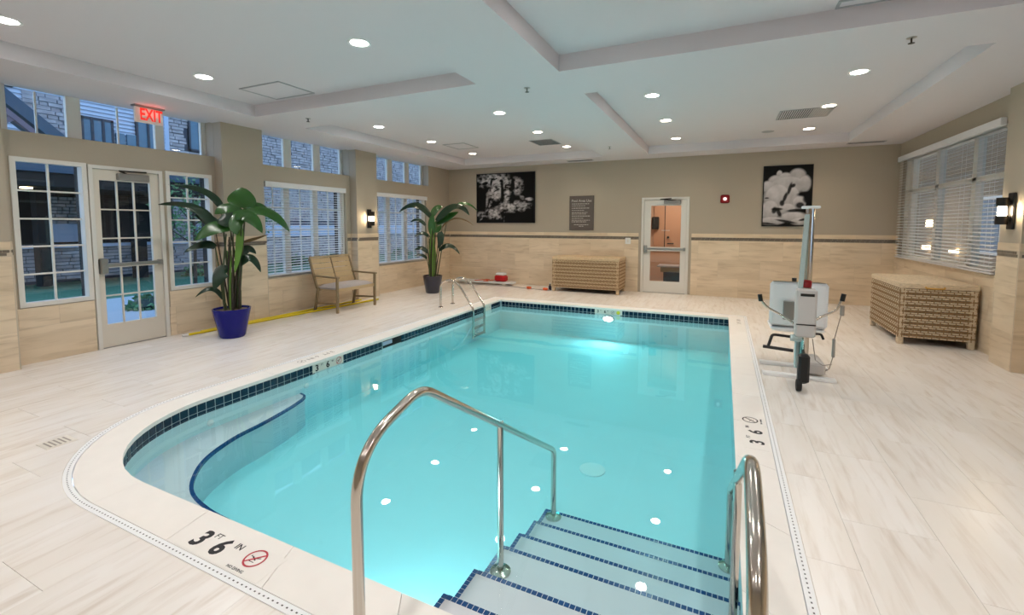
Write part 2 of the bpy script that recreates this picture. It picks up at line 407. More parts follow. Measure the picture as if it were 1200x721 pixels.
wall_tiles(0, s_far0-.01, 0, joined=True); wall_tiles(0, s_far0-.01, 1, joined=True); wall_tiles(s_arc1, s_near1, 0, joined=True); wall_tiles(s_arc1, s_near1, 1, joined=True)
# grout band and basin
mb = MB(); O = outline(0, 40); n = len(O)
mb.add([(x,y,-.032) for x,y in O]+[(x,y,-.145) for x,y in O], [(i,(i+1)%n,n+(i+1)%n,n+i) for i in range(n)])
mb.build('grout_band', 'tile_grout', pool)
BOT = -.60
mb = MB(); O2 = outline(.004, 40)
mb.add([(x,y,-.144) for x,y in O]+[(x,y,BOT) for x,y in O], [(i,(i+1)%n,n+(i+1)%n,n+i) for i in range(n)] + [tuple(range(n,2*n))])
mb.build('basin', 'pool_plaster', pool, True)
# curved bench in the near left corner
bench_in = [(-4.04,3.28),(-3.93,3.24),(-3.86,3.10),(-3.80,2.9),(-3.74,2.62),(-3.70,2.35),(-3.58,2.06),(-3.40,1.86),(-3.18,1.72),(-2.9,1.655),(-2.6,1.635),(-2.3,1.62),(-2.0,1.56),(-1.7,1.47),(-1.5,1.37),(-1.45,1.36)]
def smooth_line(P, n=5):
    out = []
    for i in range(len(P)-1):
        p0 = Vector(P[max(i-1,0)]); p1 = Vector(P[i]); p2 = Vector(P[i+1]); p3 = Vector(P[min(i+2,len(P)-1)])
        for k in range(n):
            t = k/n; out.append(.5*((2*p1)+(p2-p0)*t+(2*p0-5*p1+4*p2-p3)*t*t+(3*p1-p0-3*p2+p3)*t**3))
    return out + [Vector(P[-1])]
bi = [(v[0],v[1]) for v in smooth_line(bench_in, 5)]
bo = [p for p in outline(-.001, 30)]
arcpts = [p for p in arc(PX0+PR, PY0+PR, PR, 180, 270, 30)]
outer = [(-4.04,3.28)] + arcpts + [(-1.45,1.36)]
poly = outer + bi[::-1][1:-1]
ZBN = -.295
mb = MB(); k = len(poly)
mb.add([(x,y,ZBN) for x,y in poly]+[(x,y,BOT) for x,y in poly], [tuple(range(k))]+[(i,(i+1)%k,k+(i+1)%k,k+i) for i in range(k)])
bench = mb.build('seat_ledge', 'step_plaster', pool)
# blue edge tiles on the bench and on every step
def edge_tiles(path, z, name, parent, w=.024, h=.022, pitch=.027, joined=True):
    mb = MB(); P = [Vector((p[0],p[1],0)) for p in path]; acc = 0
    for i in range(len(P)-1):
        d = P[i+1]-P[i]; l = d.length
        if l < 1e-6: continue
        t = d/l; nn = Vector((-t.y,t.x,0)); s = (-acc) % pitch
        while s < l:
            c = P[i]+t*s; h2 = pitch*.43
            mb.prism([(c.x+t.x*a*h2+nn.x*b*w/2, c.y+t.y*a*h2+nn.y*b*w/2) for a,b in ((-1,-1),(1,-1),(1,1),(-1,1))], z-h, z+.002); s += pitch
        acc = (acc + l) % pitch
    return stuff(mb.build(name, 'blue_tile', parent))
edge_tiles(bi, ZBN, 'edge_tile', bench)
SX = -1.10
steps = [(1.61,-.165),(1.885,-.25),(2.205,-.34),(2.44,-.42),(2.685,-.49),(2.905,-.54)]
y0 = PY0
for (y1, z) in steps:
    st = MB().box(SX, PX1-.005, PY0 if y1 == 1.61 else y0, y1, BOT, z).build('step', 'step_plaster', pool)
    edge_tiles([(PX1-.01,y1-.012),(SX+.012,y1-.012),(SX+.012,y0)], z, 'edge_tile', st)
    y0 = y1
# water body
mb = MB(); O3 = outline(.012, 40); n = len(O3)
mb.add([(x,y,WATER) for x,y in O3]+[(x,y,BOT-.03) for x,y in O3], [tuple(range(n)), tuple(reversed(range(n,2*n)))]+[(i,n+i,n+(i+1)%n,(i+1)%n) for i in range(n)])
wt = mb.build('water', 'water', pool)
# pool fittings
for (x,y,z,ax) in ((-1.85, PY1-.005, -.20,'far'),(-1.35, PY0+.005, -.30,'near')):
    pl = MB(); s_ = -1 if ax == 'far' else 1
    pl.lathe([(.115,0),(.115,.012),(.095,.018)], (0,0,0), 24, 'y')
    a = pl.build('light_ring', 'steel', pool, True); a.location = (x,y,z)
    a.scale = (1,1,.5)
    if s_ < 0: a.scale = (1,-1,.5)
    b = MB().lathe([(.0,.016),(.06,.022),(.088,.018)][::-1], (0,0,0), 20, 'y').build('light_lens', 'pool_lamp', a, True)
def lamp(name, kind, loc, rot, energy, color, size=.2, sy_=None, spread=None):
    l = bpy.data.lights.new(name, kind); l.energy = energy; l.color = color
    if kind == 'AREA':
        l.shape = 'DISK' if sy_ is None else 'RECTANGLE'; l.size = size
        if sy_: l.size_y = sy_
    else: l.shadow_soft_size = size
    o = bpy.data.objects.new(name, l); COL.objects.link(o); o.location = loc; o.rotation_euler = rot; return o
lamp('far_pool_lamp', 'AREA', (-1.85, PY1-.04, -.26), (math.radians(-90),0,0), 5, (.85,.98,1), .16)
lamp('near_pool_lamp', 'AREA', (-1.35, PY0+.04, -.33), (math.radians(90),0,0), 3.2, (.85,.98,1), .16)
for x,y in ((PX0+.012, 2.35),(PX0+.012,3.35),(PX0+.012,5.6)):
    MB().lathe([(.028,0),(.028,.006),(.014,.012)], (0,0,0), 14, 'x').build('jet_fitting', 'white_plastic', pool, True).location = (x,y,-.235)
MB().lathe([(.11,0),(.11,.008),(.09,.014)], (-.96,3.65,BOT), 20).build('main_drain', 'white_plastic', pool, True)
# skimmer mouth
sk = MB().box(PX0-.12, PX0+.001, 4.56, 4.94, -.135, -.04).build('skimmer_mouth', 'soft_black', pool)
MB().box(PX0-.01, PX0+.006, 4.56, 4.74, -.10, -.05).build('weir_flap', 'ext_pale', sk)

# ================================================================ writing helpers
def text_obj(s, size, m, parent, loc, rot, name='lettering', ext=.0006, align='CENTER', shear=0, bold=0):
    c = bpy.data.curves.new('t', 'FONT'); c.body = s; c.size = size; c.extrude = ext; c.align_x = align; c.align_y = 'CENTER'; c.shear = shear; c.offset = bold; c.resolution_u = 3
    o = bpy.data.objects.new('t', c); COL.objects.link(o)
    dg = bpy.context.evaluated_depsgraph_get(); me = bpy.data.meshes.new_from_object(o.evaluated_get(dg)); me.name = name
    bpy.data.objects.remove(o); me.materials.clear(); me.materials.append(MATS[m])
    q = bpy.data.objects.new(name, me); COL.objects.link(q); q.parent = parent; q.location = loc; q.rotation_euler = rot; return q
def no_diving(parent, loc, rot, r, red='red_ink', ink='ink'):
    e = MB(); n = 28; R1, R0 = r, r*.84
    e.add([(R1*math.cos(2*math.pi*k/n),R1*math.sin(2*math.pi*k/n),.0008) for k in range(n)]+[(R0*math.cos(2*math.pi*k/n),R0*math.sin(2*math.pi*k/n),.0008) for k in range(n)], [(k,(k+1)%n,n+(k+1)%n,n+k) for k in range(n)])
    a = r*.06; q = r*.88/math.sqrt(2)
    e.add([(-q-a,-q+a,.0009),(-q+a,-q-a,.0009),(q+a,q-a,.0009),(q-a,q+a,.0009)], [(0,1,2,3)])
    o = e.build('ban_symbol', red, parent); o.location = loc; o.rotation_euler = rot
    d = MB()   # diving figure: body, head, wave
    d.add([(-.45*r,.05*r,.0005),(-.38*r,.15*r,.0005),(.22*r,-.12*r,.0005),(.18*r,-.22*r,.0005)], [(0,1,2,3)])
    d.add([(.05*r,-.02*r,.0005),(.1*r,.06*r,.0005),(.5*r,.22*r,.0005),(.5*r,.14*r,.0005)], [(0,1,2,3)])
    d.add([(-.55*r+.08*r*math.cos(k),.12*r+.08*r*math.sin(k),.0005) for k in [i*1.0472 for i in range(6)]], [tuple(range(6))])
    d.add([(-.5*r,-.42*r,.0005),(-.5*r,-.36*r,.0005),(.3*r,-.36*r,.0005),(.3*r,-.42*r,.0005)], [(0,1,2,3)])
    p = d.build('diver_figure', ink, o)
# near deck marker
t = thing('depth_marker', 'three foot six depth marker with red no diving symbol in front coping', 'marker', (-2.02,1.235,.0006), 0)
MBm = MB().box(-.29,.29,-.075,.075,-.002,.0004); part(MBm, 'marker_plate', 'coping', t)
text_obj('3', .135, 'ink', t, (-.205,-.005,.001), (0,0,0), bold=.004, shear=.12); text_obj('FT', .042, 'ink', t, (-.135,.04,.001), (0,0,0), bold=-.0002)
text_obj('6', .135, 'ink', t, (-.065,-.005,.001), (0,0,0), bold=.004, shear=.12); text_obj('IN', .046, 'ink', t, (.022,.035,.001), (0,0,0), bold=.0003)
no_diving(t, (.155,.018,.001), (0,0,0), .052)
text_obj('NO DIVING', .02, 'ink', t, (.13,-.06,.001), (0,0,0))
# right deck marker (read from the right hand deck)
t = thing('depth_marker', 'three foot six depth marker set sideways in the right coping', 'marker', (.245,3.62,.0006), math.pi/2)
part(MB().box(-.30,.30,-.075,.075,-.002,.0004), 'marker_plate', 'coping', t)
text_obj('3', .125, 'ink', t, (-.19,-.015,.001), (0,0,0), bold=.003); text_obj('FT', .036, 'ink', t, (-.12,.04,.001), (0,0,0))
text_obj('6', .125, 'ink', t, (-.02,-.015,.001), (0,0,0), bold=.003); text_obj('IN', .036, 'ink', t, (.055,.04,.001), (0,0,0))
no_diving(t, (.19,.015,.001), (0,0,0), .055, 'stem_brown', 'grey_ink'); text_obj('NO DIVING', .018, 'ink', t, (.19,-.06,.001), (0,0,0))
# left deck marker
t = thing('depth_marker', 'worn grey depth marker on the left coping above the white tile marker', 'marker', (-4.15,3.6,.0006), -math.pi/2)
part(MB().box(-.28,.28,-.07,.07,-.002,.0004), 'marker_plate', 'coping', t)
text_obj('3 FT', .085, 'grey_ink', t, (-.16,0,.001), (0,0,0)); text_obj('6 IN', .085, 'grey_ink', t, (.05,0,.001), (0,0,0)); no_diving(t, (.2,0,.001), (0,0,0), .045, 'grey_ink', 'grey_ink')
t = thing('depth_marker', 'small grey depth marker in the coping corner near the pool lift', 'marker', (.26,7.72,.0006), math.pi/2)
part(MB().box(-.22,.22,-.07,.07,-.002,.0004), 'marker_plate', 'coping', t)
text_obj('3 FT', .075, 'grey_ink', t, (-.1,.0,.001), (0,0,0)); text_obj('6 IN', .075, 'grey_ink', t, (.1,0,.001), (0,0,0))
# waterline marker tiles
R90 = math.pi/2
t = thing('waterline_marker', 'white tile marker reading three foot six on left pool wall', 'marker', (PX0+.004,3.66,-.075))
part(MB().box(-.004,.001,-.22,.22,-.055,.04), 'marker_plate', 'marker_tile', t)
text_obj("3", .095, 'ink', t, (.002,-.16,-.012), (R90,0,R90), bold=.003); text_obj("FT", .03, 'ink', t, (.002,-.09,.012), (R90,0,R90)); text_obj("6", .095, 'ink', t, (.002,-.01,-.012), (R90,0,R90), bold=.003); text_obj("IN", .03, 'ink', t, (.002,.06,.012), (R90,0,R90))
no_diving(t, (.002,.15,-.008), (R90,0,R90), .042)
t = thing('waterline_marker', 'white tile marker with yellow symbol on the far pool wall', 'marker', (-1.85,PY1-.004,-.075))
part(MB().box(-.25,.25,-.001,.004,-.042,.04), 'marker_plate', 'marker_tile', t)
text_obj("3", .07, 'ink', t, (-.19,-.003,0), (R90,0,0), bold=.002); text_obj("FT", .026, 'ink', t, (-.135,-.003,.02), (R90,0,0)); text_obj("6", .07, 'ink', t, (-.06,-.003,0), (R90,0,0), bold=.002); text_obj("IN", .026, 'ink', t, (-.01,-.003,.02), (R90,0,0))
no_diving(t, (.08,-.003,0), (R90,0,0), .033, 'grey_ink', 'ink')
part(MB().lathe([(.033,0),(.033,.002)], (.18,-.003,0), 20, 'y'), 'badge', 'yellow_ink', t); part(MB().box(.15,.21,-.0015,.0,-.022,-.012), 'badge_bar', 'ink', t)
t = thing('waterline_marker', 'blank looking white tile marker behind the pool ladder', 'marker', (PX0+.004,7.48,-.075))
part(MB().box(-.004,.001,-.12,.12,-.055,.04), 'marker_plate', 'marker_tile', t)
text_obj("3", .05, 'grey_ink', t, (.002,-.05,0), (R90,0,R90)); text_obj("6", .05, 'grey_ink', t, (.002,.04,0), (R90,0,R90))

# ================================================================ WALLS
def holed(u0,u1,v0,v1,holes):
    us = sorted({u0,u1,*[h[0] for h in holes],*[h[1] for h in holes]}); vs = sorted({v0,v1,*[h[2] for h in holes],*[h[3] for h in holes]})
    us = [u for u in us if u0 <= u <= u1]; vs = [v for v in vs if v0 <= v <= v1]; out = []
    for i in range(len(us)-1):
        for j in range(len(vs)-1):
            c = ((us[i]+us[i+1])/2, (vs[j]+vs[j+1])/2)
            if not any(h[0] < c[0] < h[1] and h[2] < c[1] < h[3] for h in holes): out.append((us[i],us[i+1],vs[j],vs[j+1]))
    return out
def wall_x(name, x0, x1, u0, u1, v0, v1, holes, m='wall_paint'):
    mb = MB()
    for a,b,c,d in holed(u0,u1,v0,v1,holes): mb.box(x0,x1,a,b,c,d)
    return struct(mb.build(name, m))
def wall_y(name, y0, y1, u0, u1, v0, v1, holes, m='wall_paint'):
    mb = MB()
    for a,b,c,d in holed(u0,u1,v0,v1,holes): mb.box(a,b,y0,y1,c,d)
    return struct(mb.build(name, m))
HL = [(2.07,2.69,.61,2.20),(2.70,3.46,-.1,2.19),(3.50,4.09,.61,2.20),(4.90,6.62,.62,2.19),(7.36,9.24,.62,2.18)]
HT = [(2.02,4.147,2.47,3.2),(4.79,6.73,2.455,3.2),(7.31,9.35,2.455,3.2)]
wl = wall_x('wall_left', XB-.24, XB, YN, YB+.1, 0, ZC+.1, HL+HT)
HR = [(6.88,10.12,.93,2.66),(2.0,5.9,.93,2.66)]
wr = wall_x('wall_right', XR, XR+.24, YN, YB+.1, 0, ZC+.1, HR)
HB = [(-1.665,-.672,-.1,2.10)]
wb = wall_y('wall_back', YB, YB+.18, XB-.24, XR+.24, 0, ZC+.1, HB)
wf = wall_y('wall_front', YN-.15, YN, XB-.24, XR+.24, 0, ZC+.1, [])
# pilasters
PXL = XB+.17
pil = []
for a,b in ((.9,1.985),(4.15,4.78),(6.735,7.31)):
    pil.append((a,b)); struct(MB().box(XB-.02, PXL, a, b, 0, ZC+.05).build('pilaster', 'wall_paint', wl))
PXR = 2.72
struct(MB().box(PXR, XR+.02, 6.22, 6.62, 0, ZC+.05).build('pilaster', 'wall_paint', wr))
def rect_minus(r, holes):
    out = [r]
    for h in holes:
        nx = []
        for (a,b,c,d) in out:
            if h[1] <= a or h[0] >= b or h[3] <= c or h[2] >= d: nx.append((a,b,c,d)); continue
            if a < h[0]: nx.append((a,h[0],c,d))
            if b > h[1]: nx.append((h[1],b,c,d))
            a2, b2 = max(a,h[0]), min(b,h[1])
            if c < h[2]: nx.append((a2,b2,c,h[2]))
            if d > h[3]: nx.append((a2,b2,h[3],d))
        out = nx
    return [r for r in out if r[1]-r[0] > .012 and r[3]-r[2] > .012]
TSH = {}
def wainscot(parent, M4, u0, u1, holes, phase=0, top=1.32, mosaic=True, frame=None):
    """stone tiles on a wall; local u along the wall, v up, M4 maps (u, v, out)"""
    th, g = .012, .0013
    rows = [(0,.39),(.39,.78),(.78,1.17),(1.24,1.32)] if mosaic else [(0,.39),(.39,.78),(.78,1.17),(1.17,1.32)]
    holes = [(h[0]-.0, h[1]+.0, h[2], h[3]) for h in holes]
    for ri,(v0,v1) in enumerate(rows):
        u = u0 - (.39 if (ri+phase) % 2 else 0)
        while u < u1:
            a, b = max(u,u0), min(u+.78,u1); u += .78
            if b - a < .012: continue
            rs = rect_minus((a,b,v0,v1), holes)
            if not rs: continue
            cu, cv = (a+b)/2, (v0+v1)/2
            key = None
            if len(rs) == 1 and rs[0] == (a,b,v0,v1): key = (round(b-a,4), round(v1-v0,4))
            if key in TSH and key: o = link('tile', TSH[key], parent)
            else:
                mb = MB()
                for (p,q,r,s) in rs: mb.box(p-cu+g, q-cu-g, r-cv+g, s-cv-g, -.002, th)
                o = mb.build('tile', 'wall_travertine', parent)
                if key: TSH[key] = o.data
            o.matrix_local = M4 @ Matrix.Translation((cu,cv,0))
    mb = MB()
    for (p,q,r,s) in rect_minus((u0,u1,0,top), holes): mb.box(p,q,r,s,-.001,.0095)
    o = mb.build('grout_bed', 'grout', parent); o.matrix_local = M4
    if mosaic:
        mb = MB(); u = u0 + .02
        while u < u1-.03:
            l = random.choice((.05,.075,.1,.12)); e = min(u+l, u1-.01)
            for (p,q,r,s) in rect_minus((u,e-.003,1.178,1.206), holes) + rect_minus((u+.02,min(e+.017,u1),1.209,1.236), holes): mb.box(p,q,r,s,0,.012+random.random()*.003)
            u += l
        if mb.v: o = stuff(mb.build('mosaic_strip', 'mosaic', parent)); o.matrix_local = M4
def MX(x, sgn):   # wall facing +x (sgn 1) or -x (sgn -1); u = world y
    if sgn > 0: return Matrix(((0,0,1,x),(1,0,0,0),(0,1,0,0),(0,0,0,1)))
    return Matrix(((0,0,-1,x),(1,0,0,0),(0,1,0,0),(0,0,0,1)))
def MY(y, sgn):   # wall facing -y (sgn -1) / +y ; u = world x
    if sgn < 0: return Matrix(((1,0,0,0),(0,0,-1,y),(0,1,0,0),(0,0,0,1)))
    return Matrix(((1,0,0,0),(0,0,1,y),(0,1,0,0),(0,0,0,1)))
HLW = [(2.05,2.70,.60,2.3),(2.69,3.47,-.1,2.3),(3.48,4.11,.60,2.3),(4.88,6.64,.60,2.3),(7.34,9.26,.60,2.3)]
wainscot(wl, MX(XB,1), 1.985, 4.15, HLW); wainscot(wl, MX(XB,1), 4.78, 6.735, HLW, 1); wainscot(wl, MX(XB,1), 7.31, YB-.012, HLW)
wainscot(wl, MX(XB,1), YN, .9, HLW, 1)
for a,b in pil:
    wainscot(wl, MX(PXL,1), a, b, [], 1); wainscot(wl, MY(a,-1), XB, PXL+.01, [], 0); wainscot(wl, MY(b,1), XB, PXL+.01, [], 0)
wainscot(wb, MY(YB,-1), XB, XR, [(-1.72,-.62,-.1,2.3)])
HRW = [(6.86,10.14,.91,2.7),(1.98,5.92,.91,2.7)]
wainscot(wr, MX(XR,-1), 6.62, YB, HRW); wainscot(wr, MX(XR,-1), -.6, 6.22, HRW, 1)
wainscot(wr, MX(PXR,-1), 6.22, 6.62, []); wainscot(wr, MY(6.22,-1), PXR-.01, XR, [], 1)
# window sills
struct(MB().box(XR-.03, XR+.2, 6.86, 10.14, .905, .93).build('window_sill', 'wall_travertine', wr))

# ================================================================ CEILING
def tray(x0,x1,y0,y1): return (x0,x1,y0,y1)
TR = [(-1.47,1.93,.5,4.15),(-5.82,-2.38,.5,4.16),(-1.45,1.93,4.95,9.62),(-5.82,-2.38,4.95,9.62)]
mb = MB()
for a,b,c,d in holed(XB-.02, XR+.02, YN, YB+.02, TR): mb.box(a,b,c,d,ZC,ZT)
# ceiling of the transom recesses runs on to the glass
for h in HT: mb.box(XB-.24, XB, h[0], h[1], ZC+.012, ZC+.1)
mb.box(XB-.3, XR+.3, YN-.2, YB+.2, ZT, ZT+.1)
ceiling = struct(mb.build('ceiling', 'ceiling_paint'))
def downlight(x, y, z, label, group):
    t = thing('downlight', label, 'ceiling light', (x,y,z), 0, group)
    col = (1,.84,.66) if y > 7 else (1,.965,.93)
    l = bpy.data.lights.new('beam', 'AREA'); l.shape = 'DISK'; l.size = .14; l.energy = LAMP_W; l.color = col; l.spread = math.radians(136)
    q = bpy.data.objects.new('beam', l); COL.objects.link(q); q.parent = t; q.location = (0,0,-.006)
    if not DL:
        DL.append(MB().lathe([(.072,.0),(.098,-.004),(.1,0)], n=28).build('trim_ring', 'lamp_ring', t, True).data)
        DL.append(MB().lathe([(.0,-.0025),(.074,-.0025)], n=24).build('lens', 'lamp_glow', t).data)
    else:
        link('trim_ring', DL[0], t); 
        q = link('lens', DL[2] if (y > 7 and len(DL) > 2) else DL[1], t)
        if y > 7 and len(DL) < 3:
            me = DL[1].copy(); me.materials.clear(); me.materials.append(MATS['lamp_glow_warm']); DL.append(me); q.data = me
DL = []
rows = {1.65:'nearest', 3.15:'second', 5.9:'third', 7.37:'fourth', 8.96:'farthest'}
colsx = {-5.22:'leftmost', -2.99:'second from left', -.86:'second from right', 1.24:'rightmost'}
for y, rn in rows.items():
    for x, cn in colsx.items():
        downlight(x, y, ZT, 'round recessed ceiling downlight, %s row from the camera, %s in its row' % (rn, cn), 'recessed downlights in the ceiling trays')
for x, cn in ((-5.2,'leftmost'),(-2.9,'second from left'),(-.8,'second from right'),(1.3,'rightmost')):
    downlight(x, -1.2, ZC, 'round recessed downlight behind the camera by the front wall, %s' % cn, 'recessed downlights behind the camera')
for x, nm in ((-4.2,'left'),(.9,'right')):
    downlight(x, .05, ZC, 'round recessed ceiling downlight above the front deck, %s one' % nm, 'recessed downlights behind the camera')
def vent(name, x0,x1,y0,y1,z, label, slats=0, m='ceiling_paint', ms='grey_ink', along='x'):
    t = thing(name, label, 'vent', ((x0+x1)/2,(y0+y1)/2,z)); a,b = (x1-x0)/2,(y1-y0)/2; w = .02
    fr = MB().box(-a,a,-b,-b+w,-.008,0).box(-a,a,b-w,b,-.008,0).box(-a,-a+w,-b+w,b-w,-.008,0).box(a-w,a,-b+w,b-w,-.008,0)
    part(fr, 'frame', ms, t); part(MB().box(-a+w,a-w,-b+w,b-w,-.003,0), 'panel', m, t)
    for i in range(slats):
        if along == 'x':
            y = -b+w+(2*b-2*w)*(i+.5)/slats; part(MB().box(-a+w,a-w,y-.005,y+.005,-.007,-.003), 'slat', 'led_dark' , t)
        else:
            x = -a+w+(2*a-2*w)*(i+.5)/slats; part(MB().box(x-.006,x+.006,-b+w,b-w,-.007,-.003), 'slat', 'led_dark' if slats > 12 and i < 14 else 'brushed', t)
mat('vent_grey', srgb(168,168,172), .6)
vent('access_panel', -5.28,-4.6,3.58,4.08,ZT, 'large square flush ceiling panel in the front left tray', ms='vent_grey')
vent('access_panel', -5.2,-4.7,7.72,8.32,ZT, 'square flush ceiling panel in the rear left tray', ms='vent_grey')
vent('air_vent', -3.45,-2.98,8.05,8.6,ZT, 'grey square air vent in the rear left tray', 9, 'vent_grey', 'vent_grey')
vent('air_vent', .67,1.33,7.42,8.02,ZT, 'louvred air grille beside the downlights of the rear right tray', 22, 'ceiling_paint', 'vent_grey', 'y')
vent('slot_vent', -3.3,-2.7,9.88,10.02,ZC, 'narrow slot vent over the back wall beside the sign', 3, 'vent_grey', 'vent_grey')
vent('slot_vent', 1.95,2.5,9.76,9.9,ZC, 'narrow slot vent near the back right ceiling corner', 2, 'ceiling_paint', 'vent_grey')
vent('slot_vent', .7,1.25,4.0,4.13,ZT, 'pale slot vent at the far edge of the front right tray', 0, 'ceiling_paint', 'vent_grey')
t = thing('ceiling_speaker', 'round flush ceiling speaker next to the rear air grille', 'speaker', (.64,8.95,ZT)); part(MB().lathe([(.0,-.006),(.09,-.006),(.1,0)], n=24), 'grille', 'vent_grey', t, True)
for x,y,z,lb in ((-1.95,4.5,ZC,'ceiling sprinkler head between the four trays'),(1.28,4.55,ZC,'ceiling sprinkler head beyond the front right tray'),(-5.25,4.53,ZC,'ceiling sprinkler head on the left beam near the exit sign'),(-1.98,8.44,ZC,'ceiling sprinkler head between the rear trays')):
    t = thing('sprinkler_head', lb, 'sprinkler', (x,y,z))
    part(MB().lathe([(.0,-.004),(.03,-.004),(.035,0)], n=16), 'escutcheon', 'brushed', t, True)
    part(MB().tube([(0,0,0),(0,0,-.04)], .006).lathe([(.0,-.045),(.022,-.044),(.022,-.041),(.0,-.04)], n=12), 'deflector', 'dark_metal', t)

# ================================================================ LEFT WINDOWS AND DOOR
WN = [0]
def window_unit(name, xg, y0,y1,z0,z1, lites, cols, rws, fr=.045, depth=.10, m='white_trim', glass='window_glass', mid=False, xf=None):
    """framed window in the x = const plane, glass at xg"""
    root = bpy.data.objects.new(name, None); COL.objects.link(root); root.location = (xg,(y0+y1)/2,z0); root['kind'] = 'structure'
    d = xf if xf is not None else depth
    f = MB().box(xg-.03,xg+d,y0,y1,z0,z0+fr).box(xg-.03,xg+d,y0,y1,z1-fr,z1).box(xg-.03,xg+d,y0,y0+fr,z0+fr,z1-fr).box(xg-.03,xg+d,y1-fr,y1,z0+fr,z1-fr)
    wpart(f, 'frame', m, root)
    if z0 < 1: wpart(MB().box(xg-.19,xg-.03,y0,y0+.012,z0,z1).box(xg-.19,xg-.03,y1-.012,y1,z0,z1).box(xg-.19,xg-.03,y0,y1,z1-.012,z1), 'outer_lining', 'soft_black', root)
    prev = y0+fr
    for (a,b) in lites:
        if a > prev + .005: wpart(MB().box(xg-.03,xg+d*.7,prev,a,z0+fr,z1-fr), 'mullion', m, root)
        prev = b
    if prev < y1-fr-.005: wpart(MB().box(xg-.03,xg+d*.7,prev,y1-fr,z0+fr,z1-fr), 'mullion', m, root)
    for (a,b) in lites:
        for i in range(cols):
            for j in range(rws):
                ya, yb_ = a+(b-a)*i/cols, a+(b-a)*(i+1)/cols; za, zb = z0+fr+(z1-z0-2*fr)*j/rws, z0+fr+(z1-z0-2*fr)*(j+1)/rws
                wpart(MB().add([(xg,ya,za),(xg,yb_,za),(xg,yb_,zb),(xg,ya,zb)], [(0,1,2,3)]), 'pane', glass, root)
        mw = .009
        for i in range(1,cols):
            yy = a+(b-a)*i/cols; wpart(MB().box(xg-.012,xg+.012,yy-mw,yy+mw,z0+fr,z1-fr), 'muntin', m, root)
        for j in range(1,rws):
            zz = z0+fr+(z1-z0-2*fr)*j/rws; wpart(MB().box(xg-.0125,xg+.0125,a,b,zz-mw,zz+mw), 'muntin', m, root)
    return root
# lower windows beside the door
w1 = window_unit('window_1', XB-.06, 2.07,2.69,.61,2.20, [(2.115,2.645)], 2, 5, .045, xf=.075)
w3 = window_unit('window_2', XB-.06, 3.50,4.09,.61,2.20, [(3.545,4.045)], 2, 5, .045, xf=.075)
# blind windows
window_unit('window_3', XB-.11, 4.90,6.62,.62,2.19, [(4.95,5.31),(5.42,5.90),(6.01,6.54)], 2, 4, .045, xf=.06)
window_unit('window_4', XB-.11, 7.36,9.24,.62,2.18, [(7.42,7.86),(7.98,8.45),(8.58,9.14)], 2, 4, .045, xf=.06)
# clerestory windows in the deep recesses, the glass set back
XG = XB-.21
window_unit('window_5', XG, 2.02,4.147,2.46,3.0, [(2.14,2.62),(2.75,3.51),(3.61,4.09)], 1, 1, .03, xf=.03)
window_unit('window_6', XG, 4.79,6.73,2.445,3.0, [(4.87,5.43),(5.58,6.05),(6.20,6.68)], 1, 1, .03, xf=.03)
window_unit('window_7', XG, 7.31,9.35,2.445,3.0, [(7.36,8.05),(8.22,8.66),(8.82,9.28)], 1, 1, .03, xf=.03)
mb = MB()
for y_ in (2.37,3.11): mb.box(XG-.012,XG+.012,y_-.008,y_+.008,2.48,2.95)
struct(mb.build('clerestory_muntin', 'white_trim', wl))
